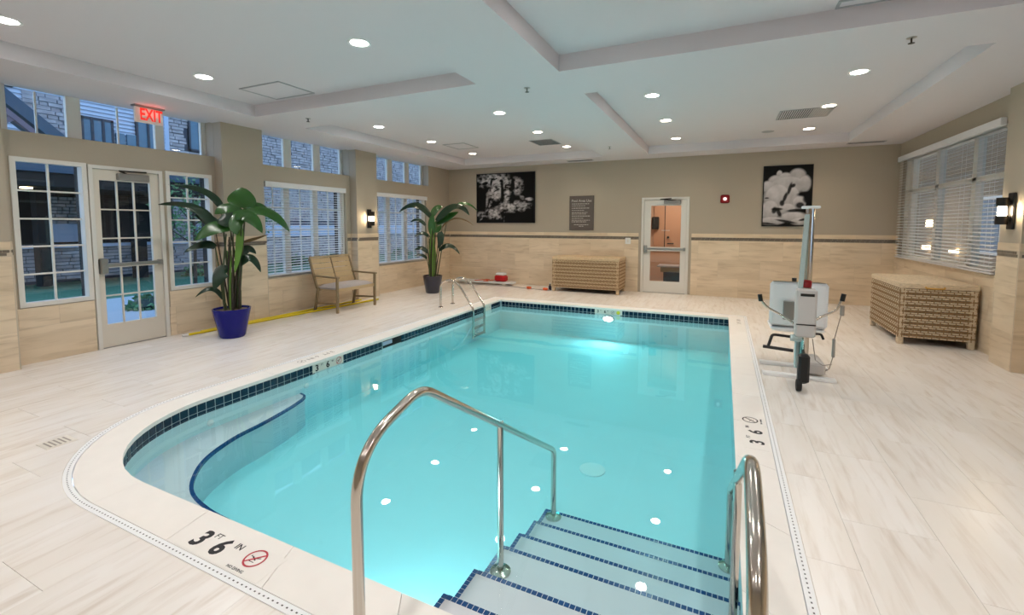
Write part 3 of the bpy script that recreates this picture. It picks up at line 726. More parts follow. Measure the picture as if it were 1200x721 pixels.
# glazed door in the left wall
def glazed_door(name, root_loc, rz, W_, H_, g0,g1,gz0,gz1, cols, rws, m, bar_z, closer_side, mid_rail=None):
    """door in local coordinates: x along the door, y out into the room, z up"""
    r = bpy.data.objects.new(name, None); COL.objects.link(r); r.location = root_loc; r.rotation_euler = (0,0,rz); r['kind'] = 'structure'
    j = .045
    fr = MB().box(0,j,-.10,.02,0,H_).box(W_-j,W_,-.10,.02,0,H_).box(j,W_-j,-.10,.02,H_-j,H_)
    part(fr, 'door_frame', 'white_trim' if m == 'door_paint' else m, r)
    leaf = MB().box(j+.004,g0,-.05,-.005,.01,H_-j-.004).box(g1,W_-j-.004,-.05,-.005,.01,H_-j-.004).box(g0,g1,-.05,-.005,.01,gz0).box(g0,g1,-.05,-.005,gz1,H_-j-.004)
    if mid_rail: leaf.box(g0,g1,-.05,-.005,mid_rail-.012,mid_rail+.012)
    dl = part(leaf, 'door_leaf', m, r)
    for i in range(cols):
        for k in range(rws):
            a,b = g0+(g1-g0)*i/cols, g0+(g1-g0)*(i+1)/cols; c,d = gz0+(gz1-gz0)*k/rws, gz0+(gz1-gz0)*(k+1)/rws
            part(MB().add([(a,-.028,c),(b,-.028,c),(b,-.028,d),(a,-.028,d)],[(0,1,2,3)]), 'pane', 'window_glass' if cols > 1 else 'clear_glass', dl)
    for i in range(1,cols):
        a = g0+(g1-g0)*i/cols; part(MB().box(a-.008,a+.008,-.04,-.016,gz0,gz1), 'muntin', m, dl)
    for k in range(1,rws):
        if cols == 1: break
        c = gz0+(gz1-gz0)*k/rws; part(MB().box(g0,g1,-.041,-.015,c-.008,c+.008), 'muntin', m, dl)
    # panic bar: rail, latch case, hinge bracket
    pb = part(MB().cbox(j+.03,W_-j-.05,.03,.062,bar_z-.022,bar_z+.022,.008), 'push_bar', 'brushed', dl)
    part(MB().cbox(j+.008,j+.075,-.005,.06,bar_z-.085,bar_z+.065,.01), 'latch_case', 'brushed', dl)
    part(MB().cbox(W_-j-.075,W_-j-.035,-.005,.06,bar_z-.03,bar_z+.03,.008), 'end_bracket', 'brushed', dl)
    a = W_*.42 if closer_side > 0 else W_*.3
    part(MB().cbox(a, a+.30, -.005, .055, H_-j-.115, H_-j-.04, .008), 'door_closer', 'brushed', dl)
    part(MB().tube([(a+.08,.03,H_-j-.04),(a-.02,.09,H_-j-.025),(a+.27,.02,H_-j-.01)], .009, 6), 'closer_arm', 'dark_metal', dl)
    part(MB().box(j,W_-j,-.09,.0,0,.012), 'threshold', 'brushed', r)
    return r
glazed_door('door_1', (XB,3.46,0), -math.pi/2, .76, 2.19, 0,0,0,0, 3, 5, 'door_paint', 1.0, 1) if False else None
# build with u measured along +y: rotate so local x -> +y, local y -> +x  (mirror-free: use a left-handed safe layout)
def door_left():
    r = bpy.data.objects.new('door_1', None); COL.objects.link(r); r.location = (XB,2.70,0); r['kind'] = 'structure'
    W_, H_, j = .76, 2.19, .04
    bx = lambda u0,u1,o0,o1,z0,z1: MB().box(o0,o1,u0,u1,z0,z1)
    fr = MB().box(-.10,.02,0,j,0,H_).box(-.10,.02,W_-j,W_,0,H_).box(-.10,.02,j,W_-j,H_-j,H_); part(fr,'door_frame','white_trim',r); part(MB().box(-.24,-.10,0,.012,0,H_).box(-.24,-.10,W_-.012,W_,0,H_).box(-.24,-.10,0,W_,H_-.012,H_),'outer_lining','soft_black',r)
    g0,g1,z0,z1 = .105,.625,.285,2.02
    lf = MB().box(-.05,-.005,j+.004,g0,.01,H_-j-.004).box(-.05,-.005,g1,W_-j-.004,.01,H_-j-.004).box(-.05,-.005,g0,g1,.01,z0).box(-.05,-.005,g0,g1,z1,H_-j-.004)
    dl = part(lf,'door_leaf','door_paint',r)
    for i in range(3):
        for k in range(5):
            a,b = g0+(g1-g0)*i/3, g0+(g1-g0)*(i+1)/3; c,d = z0+(z1-z0)*k/5, z0+(z1-z0)*(k+1)/5
            part(MB().add([(-.028,a,c),(-.028,b,c),(-.028,b,d),(-.028,a,d)],[(0,1,2,3)]),'pane','window_glass',dl)
    for i in (1,2):
        a = g0+(g1-g0)*i/3; part(MB().box(-.04,-.016,a-.008,a+.008,z0,z1),'muntin','door_paint',dl)
    for k in (1,2,3,4):
        c = z0+(z1-z0)*k/5; part(MB().box(-.041,-.015,g0,g1,c-.008,c+.008),'muntin','door_paint',dl)
    part(MB().cbox(.03,.062,.09,.70,.985,1.03,.008),'push_bar','brushed',dl)
    part(MB().cbox(-.005,.06,.05,.125,.90,1.09,.01),'latch_case','brushed',dl)
    part(MB().cbox(-.005,.06,.655,.70,.975,1.04,.008),'end_bracket','brushed',dl)
    part(MB().cbox(-.005,.055,.27,.60,2.03,2.115,.008),'door_closer','brushed',dl)
    part(MB().tube([(.03,.36,2.115),(.10,.26,2.135),(.02,.58,2.15)],.010,6),'closer_arm','dark_metal',dl)
    part(MB().box(-.09,.0,j,W_-j,0,.012),'threshold','brushed',r)
door_left()
# door in the back wall (frame, two-light leaf, panic bar)
def door_back():
    r = bpy.data.objects.new('door_2', None); COL.objects.link(r); r.location = (-1.665,YB,0); r['kind'] = 'structure'
    W_, H_, j = .99, 2.10, .05
    part(MB().box(0,j,-.02,.12,0,H_).box(W_-j,W_,-.02,.12,0,H_).box(j,W_-j,-.02,.12,H_-j,H_),'door_frame','white_trim',r)
    g0,g1,z0,z1,zm = .195,.825,.255,1.92,.97
    lf = MB().box(j+.004,g0,.005,.05,.01,H_-j-.004).box(g1,W_-j-.004,.005,.05,.01,H_-j-.004).box(g0,g1,.005,.05,.01,z0).box(g0,g1,.005,.05,z1,H_-j-.004).box(g0,g1,.005,.05,zm-.045,zm+.045)
    dl = part(lf,'door_leaf','white_trim',r)
    for c,d in ((z0,zm-.045),(zm+.045,z1)):
        part(MB().add([(g0,.028,c),(g1,.028,c),(g1,.028,d),(g0,.028,d)],[(0,1,2,3)]),'pane','clear_glass',dl)
    part(MB().cbox(.10,.93,-.062,-.03,.955,.995,.008),'push_bar','brushed',dl)
    part(MB().cbox(.065,.135,-.06,.005,.88,1.05,.01),'latch_case','brushed',dl)
    part(MB().cbox(.88,.93,-.06,.005,.94,1.01,.008),'end_bracket','brushed',dl)
    part(MB().cbox(.47,.82,-.055,.005,1.95,2.03,.008),'door_closer','brushed',dl)
    part(MB().tube([(.72,-.03,2.03),(.40,-.12,2.05),(.62,-.02,2.07)],.011,6),'closer_arm','dark_metal',dl)
    part(MB().box(j,W_-j,0,.09,0,.012),'threshold','brushed',r)
    for k in range(5): part(MB().box(.43+k*.035,.452+k*.035,.0265,.0275,1.37,1.39),'decal_letter','sign_ink',dl)
door_back()
# hall behind the back door
mb = MB().box(-2.4,.2,YB+2.0,YB+2.1,0,2.6).box(-2.5,-2.4,YB+.18,YB+2.1,0,2.6).box(.1,.2,YB+.18,YB+2.1,0,2.6).box(-2.5,.2,YB+.18,YB+2.1,2.5,2.6)
hall = struct(mb.build('wall_hall', 'hall_wall')); struct(MB().box(-2.5,.2,YB+.0,YB+2.1,-.1,-.001).build('floor_hall', 'hall_floor'))
hd = bpy.data.objects.new('door_3', None); COL.objects.link(hd); hd.location = (-1.6,YB+1.98,0); hd['kind'] = 'structure'
part(MB().box(-.06,1.0,-.03,.0,.85,2.3),'door_leaf','hall_door',hd); part(MB().box(.2,.22,-.035,-.03,.85,2.3),'door_edge','dark_wood',hd)
part(MB().lathe([(.03,-.05),(.03,0)],(.3,-.03,1.18),14,'y'),'deadbolt','dark_metal',hd); part(MB().tube([(.28,-.06,1.02),(.44,-.06,1.02)],.014,8),'lever_handle','dark_metal',hd)
t = thing('wall_phone', 'black wall telephone seen through the back door glass', 'telephone', (-1.62,YB+1.9,1.55)); part(MB().cbox(-.09,.09,-.06,.06,-.16,.16,.02),'body','black',t); part(MB().cbox(-.05,-.01,-.10,-.06,-.14,.14,.01),'handset','soft_black',t)
t = thing('reception_table', 'dark topped side table seen through the back door', 'table', (-.95,YB+1.3,0)); part(MB().cbox(-.5,.5,-.25,.25,.48,.52,.01),'table_top','cushion',t); part(MB().box(-.35,.42,-.22,.22,.0,.36),'drawer_case','dark_wood',t); part(MB().box(-.42,.46,-.22,.22,.36,.48),'apron','bench_frame',t)
lamp('hall_lamp', 'AREA', (-1.1,YB+1.0,2.45), (0,0,0), 8, (1,.88,.74), .5)

# ================================================================ BLINDS
def blind(label, x, sgn, y0, y1, z0, z1, pitch, valance_y1, group, tilt=14, sw=.043):
    t = thing('window_blind', label, 'blind', (x,(y0+y1)/2,z0))
    hl = (y1-y0)/2; vy = valance_y1-(y0+y1)/2
    part(MB().cbox(min(0,sgn*.055)-.0,max(0,sgn*.055),-hl-.01,vy,z1-z0-.005,z1-z0+.085,.004),'valance','blind_slat',t)
    n = int((z1-z0)/pitch); c, s = math.cos(math.radians(tilt)), math.sin(math.radians(tilt)); me = None
    w = sw/2
    for i in range(n):
        if me is None:
            vs = []
            for yy in (-hl,hl):
                for a,b in ((-w,0),(0,.003),(w,0),(w,-.0012),(0,.0018),(-w,-.0012)):
                    vs.append(((a*c-b*s)*-sgn, yy, a*s*1+b*c))
            mb = MB().add(vs, [(k,(k+1)%6,6+(k+1)%6,6+k) for k in range(6)]+[(0,1,2,3,4,5),(6,7,8,9,10,11)])
            o = part(mb,'slat','blind_slat',t); me = o.data
        else: o = link('slat', me, t)
        o.location = (sgn*.02, 0, .03+i*pitch)
    part(MB().cbox(sgn*.02-.02,sgn*.02+.02,-hl,hl,-.012,.008,.003),'bottom_rail','blind_slat',t)
    k = max(3,int((y1-y0)/.55)); mb = MB()
    for i in range(k):
        yy = -hl+.15+(2*hl-.3)*i/(k-1); mb.tube([(sgn*.043,yy,0),(sgn*.043,yy,z1-z0)],.0012,4).tube([(sgn*.0,yy,0),(sgn*.0,yy,z1-z0)],.0012,4)
    part(mb,'ladder_cord','blind_slat',t)
    return t
blind('white slatted window blind behind the tan bench, left wall', XB-.035, 1, 4.93, 6.56, .66, 2.11, .044, 6.62, 'white blinds on the left wall')
blind('white slatted window blind beside the far potted plant, left wall', XB-.035, 1, 7.40, 9.16, .66, 2.10, .044, 9.26, 'white blinds on the left wall')
blind('wide white slatted blind covering the large right hand window', XR-.012, -1, 6.91, 10.1, .95, 2.62, .0485, 10.17, 'white blinds on the right wall', 18, .045)
# large right window: dark narrow strips beside white mullions, a rail at 2.08
def right_window(name, y0, y1, lites, zr=2.08):
    xg = XR+.1; z0,z1 = .93,2.66
    root = bpy.data.objects.new(name, None); COL.objects.link(root); root.location = (xg,(y0+y1)/2,z0); root['kind'] = 'structure'
    fr = .05; wpart(MB().box(xg-.05,xg+.04,y0,y1,z0,z0+fr).box(xg-.05,xg+.04,y0,y1,z1-fr,z1).box(xg-.05,xg+.04,y0,y0+fr,z0+fr,z1-fr).box(xg-.05,xg+.04,y1-fr,y1,z0+fr,z1-fr),'frame','white_trim',root)
    wpart(MB().box(xg-.05,xg+.03,y0+fr,y1-fr,zr-.03,zr+.035),'rail','white_trim',root)
    for yy in lites: wpart(MB().box(xg-.05,xg+.03,yy,yy+.11,z0+fr,z1-fr),'mullion','white_trim',root); wpart(MB().box(xg-.02,xg+.035,yy+.11,yy+.19,z0+fr,z1-fr),'sash_edge','soft_black',root)
    ys_ = [y0+fr]+[l+.05 for l in lites]+[y1-fr]
    for a,b in zip(ys_[:-1],ys_[1:]):
        for c,d in ((z0+fr,zr-.03),(zr+.035,z1-fr)): wpart(MB().add([(xg,a,c),(xg,b,c),(xg,b,d),(xg,a,d)],[(0,1,2,3)]),'pane','window_glass',root)
right_window('window_8', 6.88, 10.12, (7.66,8.77,9.80)); right_window('window_9', 2.0, 5.9, (3.2,4.5))

# ================================================================ SCONCES, SIGNS, PICTURES
def sconce(label, loc, sgn):
    t = thing('wall_sconce', label, 'wall lamp', loc)
    part(MB().cbox(min(0,sgn*.025),max(0,sgn*.025),-.055,.055,-.19,.19,.006),'back_plate','black',t)
    part(MB().lathe([(.042,-.14),(.05,-.14),(.05,-.05),(.042,-.05)],(sgn*.085,0,0),18),'lower_cup','dark_metal',t,True)
    part(MB().lathe([(.042,.05),(.05,.05),(.05,.14),(.042,.14)],(sgn*.085,0,0),18),'upper_cup','dark_metal',t,True)
    part(MB().box(min(0,sgn*.06),max(0,sgn*.06),-.012,.012,.09,.105).box(min(0,sgn*.06),max(0,sgn*.06),-.012,.012,-.105,-.09),'bracket','black',t)
    part(MB().lathe([(.0,-.05),(.03,-.048),(.034,-.03),(.034,.03),(.03,.048),(.0,.05)],(sgn*.085,0,0),16),'bulb','sconce_glow',t,True)
sconce('black cylinder wall sconce glowing on the left pilaster above the bench', (PXL+.0,7.06,1.615), 1)
sconce('black cylinder wall sconce glowing on the right pilaster by the blind', (PXR-.0,6.40,1.65), -1)
# exit sign hanging from the ceiling
t = thing('exit_sign', 'white EXIT sign with red glowing letters hanging above the garden door', 'sign', (XB+.16,3.27,ZC-.105), 0)
part(MB().cbox(-.02,.02,-.15,.15,-.10,.085,.006),'sign_box','exit_white',t); part(MB().box(-.05,.05,-.16,.16,.088,.105),'canopy_bracket','brushed',t)
text_obj('EXIT', .20, 'exit_red', t, (.0215,.02,-.005), (R90,0,R90), 'letters', bold=.005).scale = (.60,1,1)
lamp('exit_glow', 'AREA', (XB+.2,3.27,ZC-.12), (0,math.radians(180),0), .10, (1,.1,.05), .2)
# fire alarm
t = thing('fire_alarm', 'red fire alarm strobe on the back wall right of the white door', 'alarm', (.005,YB,2.035))
part(MB().cbox(-.085,.085,-.045,0,-.085,.085,.02),'housing','alarm_red',t); part(MB().lathe([(.035,-.012),(.03,0)],(0,-.05,0),16,'y'),'strobe_lens','strobe',t,True)
t = thing('switch_plate', 'small white wall plate on the travertine beside the white door', 'switch', (-1.955,YB-.012,1.14)); part(MB().cbox(-.06,.06,-.01,0,-.07,.07,.004),'plate','white_plastic',t); part(MB().box(-.015,.015,-.014,-.01,-.03,.03),'rocker','marker_tile',t)
# rules sign
t = thing('pool_rules_sign', 'taupe pool rules sign with pale lettering on the back wall', 'sign', (-3.045,YB-.002,1.775))
part(MB().cbox(-.295,.295,-.02,0,-.40,.40,.004),'board','sign',t)
text_obj('Pool Area Use', .082, 'sign_ink', t, (0,-.0215,.285), (R90,0,0), 'title', bold=.001)
mb = MB(); rr = random.Random(3)
for k,(zz,w) in enumerate(((.215,.42),(.17,.33),(.115,.42),(.065,.30),(.015,.38),(-.02,.36),(-.07,.44),(-.12,.28),(-.165,.44),(-.205,.36),(-.27,.36),(-.305,.12))):
    u = -.235 if k < 10 else -w/2; e = u+w
    while u < e:
        l = rr.uniform(.02,.06); mb.box(u,min(u+l,e),-.0212,-.02,zz-.008,zz+.008 if k in (0,2,6,9) else zz+.004); u += l+.012
stuff(part(mb,'small_print','sign_ink',t))
# pictures: black and white prints painted as colour on a fine grid
from mathutils import noise as mn
def picture(label, x0,x1,z0,z1, fn, nx=84, nz=76):
    t = thing('wall_picture', label, 'picture', ((x0+x1)/2,YB-.002,(z0+z1)/2)); w,h = (x1-x0)/2,(z1-z0)/2
    part(MB().box(-w,w,-.035,0,-h,h),'canvas_box','soft_black',t)
    me = bpy.data.meshes.new('print'); vs = []; fs = []
    i_ = .018
    for j in range(nz+1):
        for i in range(nx+1): vs.append((-w+i_+(2*w-2*i_)*i/nx,-.0362,-h+i_+(2*h-2*i_)*j/nz))
    for j in range(nz):
        for i in range(nx): k = j*(nx+1)+i; fs.append((k,k+1,k+nx+2,k+nx+1))
    me.from_pydata(vs,[],fs); ca = me.color_attributes.new('tone','FLOAT_COLOR','POINT')
    for j in range(nz+1):
        for i in range(nx+1):
            g = max(0.004,min(.8,fn(i/nx,1-j/nz))); ca.data[j*(nx+1)+i].color = (g,g*.95,g*.96,1)
    M = bpy.data.materials.new('print'); M.use_nodes = True; b = M.node_tree.nodes['Principled BSDF']; b.inputs['Roughness'].default_value = .6; b.inputs['Specular IOR Level'].default_value = .15
    a = M.node_tree.nodes.new('ShaderNodeVertexColor'); a.layer_name = 'tone'; M.node_tree.links.new(a.outputs[0], b.inputs['Base Color'])
    me.materials.append(M); link('print', me, t)
def el(u,v,cx,cy_,rx,ry,rot=0,soft=.25):
    a = math.radians(rot); du,dv = u-cx, v-cy_; x = (du*math.cos(a)+dv*math.sin(a))/rx; y = (-du*math.sin(a)+dv*math.cos(a))/ry
    d = math.sqrt(x*x+y*y); return max(0,min(1,(1-d)/soft+.5))
def p1(u,v):
    n = mn.fractal(Vector((u*9,v*9,1)),.9,2,5); n2 = mn.fractal(Vector((u*22,v*22,5)),.8,2,4)
    W_ = [(.27,.12,.24,.13,0,.75),(.40,.22,.20,.20,0,.7),(.12,.18,.10,.09,0,.6),(.33,.35,.13,.17,0,.75),(.52,.20,.12,.13,0,.6),(.70,.26,.11,.16,0,.55),(.54,.40,.05,.22,0,.65),(.62,.42,.05,.17,0,.3),(.68,.68,.24,.10,-3,.62),(.48,.68,.13,.09,0,.5),(.28,.82,.13,.10,20,.6),(.33,.90,.12,.05,0,.4),(.08,.84,.10,.06,-8,.35),(.27,.55,.02,.20,18,.6),(.19,.5,.02,.20,5,.35),(.40,.45,.02,.16,0,.35),(.92,.535,.06,.028,0,.85),(.80,.50,.03,.06,-30,.4),(.49,.86,.012,.16,0,.35),(.08,.92,.02,.07,20,.5)]
    D_ = [(.15,.19,.06,.035,-20),(.26,.17,.02,.07,8),(.44,.15,.035,.03,20),(.46,.40,.028,.20,0),(.36,.335,.07,.012,-35),(.45,.22,.025,.04,0),(.64,.24,.035,.13,0),(.64,.5,.028,.13,0),(.60,.33,.03,.05,-30),(.56,.24,.05,.02,0),(.17,.33,.03,.06,10),(.02,.2,.03,.05,0),(.35,.1,.03,.012,-30)]
    g = .012
    for c in W_:
        g = max(g, c[5]*el(u,v,c[0],c[1],c[2],c[3],c[4],.9)*(0.72+.9*n+.9*n2))
    for c in D_: g *= 1-.97*el(u,v,*c[:5],.4)
    g = max(0,min(1,(g-.07)/.70))
    return g*.62+.004
def p2(u,v):
    n = mn.fractal(Vector((u*6,v*6,3)),1,2,4)
    top = .17+.05*math.sin(u*11)+.22*abs(u-.55)**1.2+.04*n
    bl = 0
    for c in ((.32,.13,.06,.06),(.70,.16,.17,.11),(.45,.19,.16,.08),(.25,.25,.16,.1),(.85,.30,.13,.14),(.10,.34,.16,.10),(.5,.32,.4,.16),(.30,.55,.3,.28),(.15,.75,.2,.2),(.62,.50,.14,.16),(.75,.62,.14,.12),(.5,.72,.2,.1),(.64,.86,.30,.09),(.2,.92,.28,.07),(.78,.93,.2,.06)):
        e = el(u,v,*c,0,.3); sh = .45+.4*(1-min(1,max(0,(v-c[1]+c[3])/(2*c[3]))))
        bl = max(bl, e*(sh+.14*n))
    for c in ((.55,.38,.035,.11,20),(.46,.52,.035,.09,25),(.40,.62,.05,.05,30),(.62,.33,.05,.03,-20),(.85,.47,.14,.035,-5),(.92,.56,.09,.07,0),(.78,.66,.09,.05,0),(.68,.745,.18,.025,-3),(.24,.74,.05,.06,40),(.34,.78,.04,.09,-35),(.30,.72,.12,.025,0),(.50,.93,.22,.022,8),(.1,.965,.2,.015,5),(.86,.9,.1,.02,-8),(.07,.53,.05,.01,0)):
        bl *= 1-.94*el(u,v,*c,.5)
    return bl*.78+.006
picture('wide black and white splash photograph on the back wall', -5.86,-4.225,1.545,2.80, p1)
picture('tall black and white cloud photograph behind the pool lift', .685,1.525,1.475,2.665, p2, 66, 88)

# ================================================================ HANDRAILS AND LADDER
def flange(parent, p, r=.05, m='steel'):
    return part(MB().lathe([(r,0),(r,.008),(r*.62,.016),(.022,.02)], p, 20), 'flange', m, parent, True)
def handrail(label, x, dy=0, dz=0, r=.0185):
    t = thing('handrail', label, 'handrail', (x,1.02+dy,0))
    L = lambda y,z: (0,y-1.02 + (0 if y < 1.5 else -dy),z)
    pts = round_path([L(1.02,0),L(1.02,.79+dz),L(1.355,.885+dz),L(2.84,-.055),L(2.84,-.535)], [.20,.08,.05], 10)
    part(MB().tube(pts,r,14),'rail_tube','steel',t,True)
    part(MB().tube([L(2.02,.482+dz*.5),L(2.02,-.335)],.017,12),'middle_post','steel',t,True)
    for y,z in ((1.02,.0),(2.02,-.338),(2.84,-.54)): flange(t, L(y,z), .055)
handrail('stainless steel handrail on the left of the pool steps', -1.02)
handrail('stainless steel handrail at the pool edge right of the steps', .086, -.05, -.006, .0205)
t = thing('pool_ladder', 'steel pool ladder with curved grab rails near the far left pool corner', 'ladder', (-4.63,6.97,0))
for dy in (-.2,.2):
    pts = round_path([(0,dy,0),(0,dy,.44),(.22,dy,.52),(.38,dy,.44),(.68,dy,.02),(.68,dy,-.50)], [.12,.10,.10,.06], 8)
    part(MB().tube(pts,.02,12),'side_rail','steel',t,True); flange(t,(0,dy,0),.045)
for z in (-.19,-.33,-.47): part(MB().cbox(.645,.715,-.19,.19,z-.012,z+.012,.006),'tread','brushed',t)

# ================================================================ POTTED PLANTS
def pot(t, R0, R1, H, m):
    part(MB().lathe([(R0*.9,0),(R0,.02),(R1*.97,H*.9),(R1,H),(R1*.93,H),(R1*.90,H*.93),(.0,H*.92)], n=36),'pot',m,t,True)
    part(MB().lathe([(R1*.88,H*.93),(.6*R1,H*.955),(.0,H*.97)], n=20),'soil','soil',t,True)
def leaf_blade(P0, P1, P2, W_, face, m, parent, seed, fold=.18):
    """paddle leaf along a quadratic midrib, split edge waves"""
    rr = random.Random(seed); n, c = 14, 6
    P0,P1,P2 = Vector(P0),Vector(P1),Vector(P2); vs = []; ph = rr.random()*6
    for i in range(n+1):
        t = i/n; p = P0*(1-t)**2+P1*2*t*(1-t)+P2*t*t; d = ((P1-P0)*(1-t)+(P2-P1)*t).normalized()
        side = d.cross(Vector(face)); side = side.normalized() if side.length > .05 else d.cross(Vector((0,0,1))).normalized()
        nn = side.cross(d).normalized()
        w = W_*.53*(math.sin(math.pi*min(1,t*.94+.06)**.8)**.62)*(1-.12*t) if t < 1 else .002
        for k in range(-c//2, c//2+1):
            a = k/(c/2); wob = .035*W_*math.sin(9*t+ph+a*2)*abs(a)
            vs.append(p + side*a*w + nn*(fold*abs(a)*w - .12*w*a*a*2 + wob))
    m_ = c+1; fs = [(i*m_+k,i*m_+k+1,(i+1)*m_+k+1,(i+1)*m_+k) for i in range(n) for k in range(c)]
    o = part(MB().add(vs,fs),'leaf',m,parent,True)
    return o
def plant(label, loc, potargs, specs, n_extra, seed, scale=1):
    t = thing('potted_plant', label, 'plant', loc); R0,R1,H,pm = potargs; pot(t,R0,R1,H,pm); rr = random.Random(seed)
    u = Vector((loc[0],loc[1],0)).normalized(); r = Vector((u.y,-u.x,0))
    for i,(a,b,c,W_,dd,m,dz) in enumerate(specs):
        w3 = lambda s,z,d: r*s+u*d+Vector((0,0,z))
        P0 = w3(a[0],a[1],dd*.5); P1 = w3(b[0],b[1],dd); P2 = w3(c[0],c[1],dd*1.4)
        an = rr.uniform(-1,1); base = w3(max(-.11,min(.11,a[0]*.35+rr.uniform(-.03,.03))), H*.93, rr.uniform(-.06,.06))
        mid = base.lerp(P0,.55)+Vector((0,0,.06)); k = 7
        pts = [base*(1-q)**2+mid*2*q*(1-q)+P0*q*q for q in [j/k for j in range(k+1)]]
        st = part(MB().tube(pts,[.013*(1-.55*j/k)*scale for j in range(k+1)],7),'stem','stem' if i%3 else 'stem_brown',t,True)
        P1c = P1*2-(P0+P2)*.5       # the listed middle point lies on the curve
        face = (-u + Vector((0,0,dz))).normalized()
        leaf_blade(P0,P1c,P2,W_,face,m,st,seed*31+i)
    for i in range(n_extra):
        a = rr.uniform(0,6.28); q = .05+.05*rr.random(); h = rr.uniform(.9,1.45)
        part(MB().tube([(q*math.cos(a),q*math.sin(a),H*.93),(q*1.1*math.cos(a),q*1.1*math.sin(a),h*.6),(q*.7*math.cos(a+.6),q*.7*math.sin(a+.6),h)],[.017,.014,.008],7),'stem',rr.choice(('stem','stem_brown','leaf_light')),t,True)
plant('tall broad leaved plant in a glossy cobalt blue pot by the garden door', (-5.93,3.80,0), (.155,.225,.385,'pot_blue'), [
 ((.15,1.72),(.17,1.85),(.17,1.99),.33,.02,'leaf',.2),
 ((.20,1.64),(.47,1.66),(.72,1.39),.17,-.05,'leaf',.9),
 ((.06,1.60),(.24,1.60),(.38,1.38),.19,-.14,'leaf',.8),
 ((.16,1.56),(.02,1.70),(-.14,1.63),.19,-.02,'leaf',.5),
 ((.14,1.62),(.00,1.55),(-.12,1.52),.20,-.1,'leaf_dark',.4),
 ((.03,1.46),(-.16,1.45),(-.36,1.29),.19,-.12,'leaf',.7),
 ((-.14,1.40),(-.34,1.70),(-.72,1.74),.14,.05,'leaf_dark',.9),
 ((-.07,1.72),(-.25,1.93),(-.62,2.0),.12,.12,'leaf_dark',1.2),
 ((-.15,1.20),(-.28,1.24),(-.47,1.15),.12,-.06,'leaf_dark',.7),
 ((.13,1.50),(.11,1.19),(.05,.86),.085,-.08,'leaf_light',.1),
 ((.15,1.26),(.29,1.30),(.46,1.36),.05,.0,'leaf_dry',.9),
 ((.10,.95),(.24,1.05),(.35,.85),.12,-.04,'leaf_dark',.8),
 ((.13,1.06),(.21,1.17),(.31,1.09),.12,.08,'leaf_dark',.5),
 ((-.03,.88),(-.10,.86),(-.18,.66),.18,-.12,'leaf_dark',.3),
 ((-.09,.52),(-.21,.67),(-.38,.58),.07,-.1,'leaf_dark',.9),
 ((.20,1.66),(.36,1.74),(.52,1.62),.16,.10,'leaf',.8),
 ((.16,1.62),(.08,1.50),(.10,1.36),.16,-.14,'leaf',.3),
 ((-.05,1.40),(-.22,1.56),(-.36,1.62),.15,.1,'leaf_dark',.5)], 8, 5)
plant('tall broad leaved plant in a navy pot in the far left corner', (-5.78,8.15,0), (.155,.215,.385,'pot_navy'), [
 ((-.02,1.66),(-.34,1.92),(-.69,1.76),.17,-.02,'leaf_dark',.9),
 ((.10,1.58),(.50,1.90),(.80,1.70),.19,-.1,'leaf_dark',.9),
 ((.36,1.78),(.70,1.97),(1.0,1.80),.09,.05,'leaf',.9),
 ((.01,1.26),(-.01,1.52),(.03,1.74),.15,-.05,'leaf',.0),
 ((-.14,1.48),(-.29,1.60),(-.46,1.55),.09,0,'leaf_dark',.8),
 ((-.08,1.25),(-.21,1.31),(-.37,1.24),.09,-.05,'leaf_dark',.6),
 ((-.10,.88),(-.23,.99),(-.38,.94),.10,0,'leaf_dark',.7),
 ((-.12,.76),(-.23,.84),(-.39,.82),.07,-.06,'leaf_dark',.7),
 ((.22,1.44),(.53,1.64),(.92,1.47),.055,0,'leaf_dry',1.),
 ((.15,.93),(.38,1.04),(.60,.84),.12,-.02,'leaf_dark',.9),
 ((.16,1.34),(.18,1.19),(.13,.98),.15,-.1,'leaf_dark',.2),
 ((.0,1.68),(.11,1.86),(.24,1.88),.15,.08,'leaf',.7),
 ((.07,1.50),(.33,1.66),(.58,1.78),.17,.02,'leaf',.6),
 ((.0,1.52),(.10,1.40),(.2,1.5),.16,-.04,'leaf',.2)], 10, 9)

# ================================================================ BENCH
t = thing('garden_bench', 'tan two seat bench with slatted back against the left wall', 'bench', (-6.13,5.99,0))
# local x to the room, y along the wall
def bar(p,q,w,h,name,m,par=t):
    p,q = Vector(p),Vector(q); d = (q-p).normalized(); s = d.cross(Vector((0,0,1))); s = s.normalized() if s.length > .1 else Vector((1,0,0)); n = s.cross(d)
    vs = [c+s*a*w/2+n*b*h/2 for c in (p,q) for a,b in ((-1,-1),(1,-1),(1,1),(-1,1))]
    return part(MB().add(vs,[(0,1,2,3),(4,5,6,7),(0,1,5,4),(1,2,6,5),(2,3,7,6),(3,0,4,7)]),name,m,par)
for s in (-1,1):
    y = s*.445
    bar((.26,y,0),(.27,y,.60),.035,.035,'leg','bench_frame'); bar((-.27,y,0),(-.17,y,.42),.035,.035,'leg','bench_frame')
    bar((-.20,y,.40),(-.37,y,.91),.03,.035,'back_post','bench_frame')
    bar((-.27,y,.615),(.30,y,.60),.055,.025,'armrest','bench_frame'); bar((-.26,y,.14),(.26,y,.16),.02,.03,'side_stretcher','bench_frame')
bar((.25,-.43,.385),(.25,.43,.385),.03,.055,'seat_rail','bench_wood'); bar((-.20,-.43,.385),(-.20,.43,.385),.03,.055,'seat_rail','bench_frame')
part(MB().box(-.20,.25,-.43,.43,.375,.39),'seat_deck','bench_wood',t)
